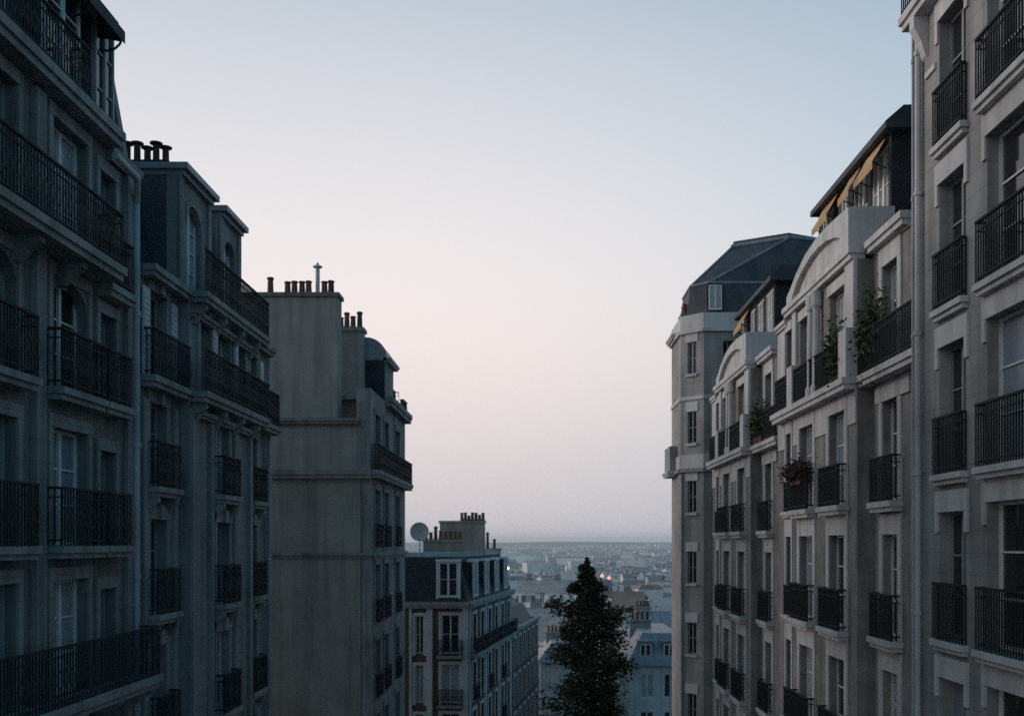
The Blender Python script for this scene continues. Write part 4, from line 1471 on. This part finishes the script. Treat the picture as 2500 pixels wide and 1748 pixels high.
house('gabled_house', 'small gabled house touching the right side of the tall tree', 8.0, 11.0, 128, 140, -9.6, -7.2, STONE_PALE, TILE_PINK, kind='gable_y', floors=4, chim=1)
house('courtyard_house', 'low pale house wedged between brick building and pinkish roof', -4.5, 0.5, 118, 130, -16.0, -13.5, STONE, ZINC, kind='gable_x', floors=2, chim=1)
house('grey_block', 'grey slab block behind the zinc roof beside the tower', 19.0, 30.0, 190, 205, -15.5, -13.0, WALL_FAR2, ROOF_FAR2, kind='mansard', floors=3, chim=1)
house('pale_block', 'pale block with tiled roof showing right behind the tree spire', 14.0, 25.0, 230, 246, -15.0, -11.5, WALL_FAR, ROOF_FAR, kind='gable_x', floors=3, chim=2)

# ------------------------------------------------------------------ the far city
rnd = random.Random(21)


def house_mesh(i):
    wd, dp, ht, rh = rnd.uniform(7, 13), rnd.uniform(8, 14), rnd.uniform(6, 14), rnd.uniform(1.5, 3.5)
    me = bpy.data.meshes.new('distant_house')
    x, y = wd / 2, dp / 2
    v = [(-x, -y, 0), (x, -y, 0), (x, y, 0), (-x, y, 0), (-x, -y, ht), (x, -y, ht), (x, y, ht), (-x, y, ht)]
    if i % 3 == 0:
        v += [(-x + 1, -y + 1, ht + rh * 0.6), (x - 1, -y + 1, ht + rh * 0.6), (x - 1, y - 1, ht + rh * 0.6), (-x + 1, y - 1, ht + rh * 0.6)]
        fa = [(0, 1, 5, 4), (1, 2, 6, 5), (2, 3, 7, 6), (3, 0, 4, 7), (4, 5, 9, 8), (5, 6, 10, 9), (6, 7, 11, 10), (7, 4, 8, 11), (8, 9, 10, 11)]
        rs = 4
    else:
        v += [(-x, 0, ht + rh), (x, 0, ht + rh)]
        fa = [(0, 1, 5, 4), (1, 2, 6, 5), (2, 3, 7, 6), (3, 0, 4, 7), (5, 6, 9), (7, 4, 8), (4, 5, 9, 8), (6, 7, 8, 9)]
        rs = 6
    cx = x * 0.3
    o = len(v)
    zt = ht + rh + 1.0
    v += [(cx, -0.3, ht), (cx + 1.4, -0.3, ht), (cx + 1.4, 0.4, ht), (cx, 0.4, ht), (cx, -0.3, zt), (cx + 1.4, -0.3, zt), (cx + 1.4, 0.4, zt), (cx, 0.4, zt)]
    fa += [tuple(o + k for k in q) for q in ((0, 1, 5, 4), (1, 2, 6, 5), (2, 3, 7, 6), (3, 0, 4, 7), (4, 5, 6, 7))]
    me.from_pydata(v, [], fa)
    me.materials.append([WALL_FAR, WALL_FAR, WALL_FAR2][i % 3])
    me.materials.append([ROOF_FAR2, ROOF_FAR, ROOF_FAR2, ROOF_FAR][i % 4])
    for k, p in enumerate(me.polygons):
        p.material_index = 1 if rs <= k < o and k < (9 if i % 3 == 0 else 8) else 0
    return me


HM = [house_mesh(i) for i in range(14)]
count = 0
y = 290.0
while y < 1250 and count < 295:
    x = -0.05 * y
    while x < 0.135 * y and count < 295:
        if rnd.random() < 0.8:
            o = new_obj('distant_house', HM[rnd.randrange(14)])
            yy = y + rnd.uniform(-5, 5)
            o.location = (x + rnd.uniform(-1, 1), yy, zg(yy) - 0.6)
            o.rotation_euler = (0, 0, rnd.choice([0, math.pi / 2]) + rnd.uniform(-0.25, 0.25))
            s_ = rnd.uniform(0.8, 1.25)
            o.scale = (s_, s_, s_ * rnd.uniform(0.75, 1.35))
            tag(o, 'small house in the hazy city spread out below the horizon', 'house', 'houses of the distant city')
            count += 1
        x += rnd.uniform(11, 19)
    y += rnd.uniform(15, 23) * (1 + y / 1700)

mb = MB()
wi = []


def mass(x, y, wd, dp, ht):
    z = zg(y) - 0.5
    ang = rnd.uniform(-0.5, 0.5)
    ca, sa = math.cos(ang), math.sin(ang)

    def q(a, b_, c):
        return (x + a * ca - b_ * sa, y + a * sa + b_ * ca, c)
    rh = rnd.uniform(1.5, 3.5)
    X, Y = wd / 2, dp / 2
    if ht < 16:
        mb.add([q(-X, -Y, z), q(X, -Y, z), q(X, Y, z), q(-X, Y, z), q(-X, -Y, z + ht), q(X, -Y, z + ht), q(X, Y, z + ht), q(-X, Y, z + ht), q(-X, 0, z + ht + rh), q(X, 0, z + ht + rh)],
               [(0, 1, 5, 4), (1, 2, 6, 5), (2, 3, 7, 6), (3, 0, 4, 7), (5, 6, 9), (7, 4, 8), (4, 5, 9, 8), (6, 7, 8, 9)])
        wi.extend([0, 0, 0, 0, 0, 0, 1, 1])
    else:
        mb.add([q(-X, -Y, z), q(X, -Y, z), q(X, Y, z), q(-X, Y, z), q(-X, -Y, z + ht), q(X, -Y, z + ht), q(X, Y, z + ht), q(-X, Y, z + ht)],
               [(0, 1, 5, 4), (1, 2, 6, 5), (2, 3, 7, 6), (3, 0, 4, 7), (4, 5, 6, 7)])
        wi.extend([0, 0, 0, 0, 1])


for _ in range(6500):
    y = 1150 + 5300 * rnd.random() ** 0.8
    x = rnd.uniform(-0.12, 0.2) * y
    if rnd.random() < 0.05:
        mass(x, y, rnd.uniform(20, 70), rnd.uniform(12, 20), rnd.uniform(14, 30))
    else:
        mass(x, y, rnd.uniform(8, 24), rnd.uniform(9, 20), rnd.uniform(6, 15))
for _ in range(500):
    y = rnd.uniform(300, 1150)
    x = rnd.choice([rnd.uniform(-0.4, -0.07), rnd.uniform(0.16, 0.45)]) * y
    mass(x, y, rnd.uniform(8, 16), rnd.uniform(9, 14), rnd.uniform(6, 14))
me = mb.mesh('distant_city', [WALL_FAR, ROOF_FAR2])
if len(me.polygons) == len(wi):
    me.polygons.foreach_set('material_index', wi)
tag(new_obj('distant_city', me), 'hazy grey city roofs filling the plain to the horizon', 'city', kind='stuff')

# city trees
SPOTS = [(5.0, 270, 24), (3.6, 215, 20), (17.0, 150, 20), (24, 300, 19), (14, 340, 17), (-6, 330, 18), (30, 330, 20), (20, 205, 19), (-3.0, 300, 17), (36, 420, 18),
         (12, 470, 17), (52, 520, 20), (-14, 520, 18), (30, 560, 18), (62, 640, 20), (9, 640, 19), (44, 700, 20), (-10, 720, 18), (75, 760, 20), (26, 800, 20)]
rt = random.Random(77)
for _ in range(34):
    y = rt.uniform(290, 1150)
    SPOTS.append((rt.uniform(-0.045, 0.13) * y, y, rt.uniform(12, 19)))
protos = []
for k in range(3):
    t = tree('city_tree', 'dark rounded tree among the distant roofs', (SPOTS[k][0], SPOTS[k][1], zg(SPOTS[k][1]) - 0.3), SPOTS[k][2],
             [(0.1, 0.5), (0.3, 3.2), (0.55, 4.4), (0.8, 3.4), (1.0, 0.5)] if k else [(0.05, 1.0), (0.2, 3.4), (0.55, 2.6), (0.8, 1.5), (1.0, 0.1)],
             1800, 0.55, 40 + k, leafm=LEAF_DARK, group='trees among the distant roofs', nb=22, trunk_r=0.35)
    protos.append(t.e)
protos[0]['label'] = 'dark conical tree in front of the long pinkish roof, left of the tall tree'
protos[0]['group'] = 'conifers among the distant roofs'
for k in range(3, len(SPOTS)):
    x, y, h_ = SPOTS[k]
    c = copy_tree(protos[1 + k % 2])
    c.location = (x, y, zg(y) - 0.3)
    c.rotation_euler = (0, 0, k * 1.3)
    s_ = h_ / SPOTS[1 + k % 2][2]
    c.scale = (s_ * 1.1, s_ * 1.1, s_)

# ------------------------------------------------------------------ lit lamps
AMBER = emit('amber_lamp', (1.0, 0.55, 0.2), 9.0)
RED = emit('red_lamp', (1.0, 0.12, 0.08), 6.0)


def lamp(name, label, x, y, z, r, m, cat):
    t = Bld(name, label, cat, (x, y, zg(y)))
    mbx = MB()
    mbx.tube((x, y, zg(y)), (x, y, z - r), 0.16, 0.08)
    mbx.tube((x, y, zg(y)), (x, y, zg(y) + 1.0), 0.3, 0.22)
    t.part('pole', mbx, IRON)
    mbx = MB()
    mbx.lathe((x, y, z - r), [(r * 0.3, 0), (r * 0.85, r * 0.5), (r, r), (r * 0.8, r * 1.6), (r * 0.2, 2 * r)], 10)
    t.part('lamp_head', mbx, m)


lamp('street_lamp', 'single amber street lamp glowing beyond the brick building', -7.6, 250, -6.3, 0.42, AMBER, 'street lamp')
lamp('signal_mast', 'red signal light beside the tree spire, nearer the tree of the two', 19.3, 300, -9.9, 0.42, RED, 'signal light')
lamp('signal_mast', 'red signal light beside the tree spire, farther from the tree of the two', 21.4, 300, -10.5, 0.42, RED, 'signal light')

# ------------------------------------------------------------------ evening haze
hz = bpy.data.materials.new('haze')
hz.use_nodes = True
t = hz.node_tree
t.nodes.clear()
ho = t.nodes.new('ShaderNodeOutputMaterial')
pv = t.nodes.new('ShaderNodeVolumePrincipled')
pv.inputs['Color'].default_value = (0.86, 0.94, 0.98, 1)
pv.inputs['Density'].default_value = 0.00015
pv.inputs['Anisotropy'].default_value = 0.65
t.links.new(pv.outputs[0], ho.inputs['Volume'])
mb = MB()
mb.box(-4600, 4600, -80, 9600, -75, 45)
tag(new_obj('haze', mb.mesh('haze', hz)), kind='stuff')
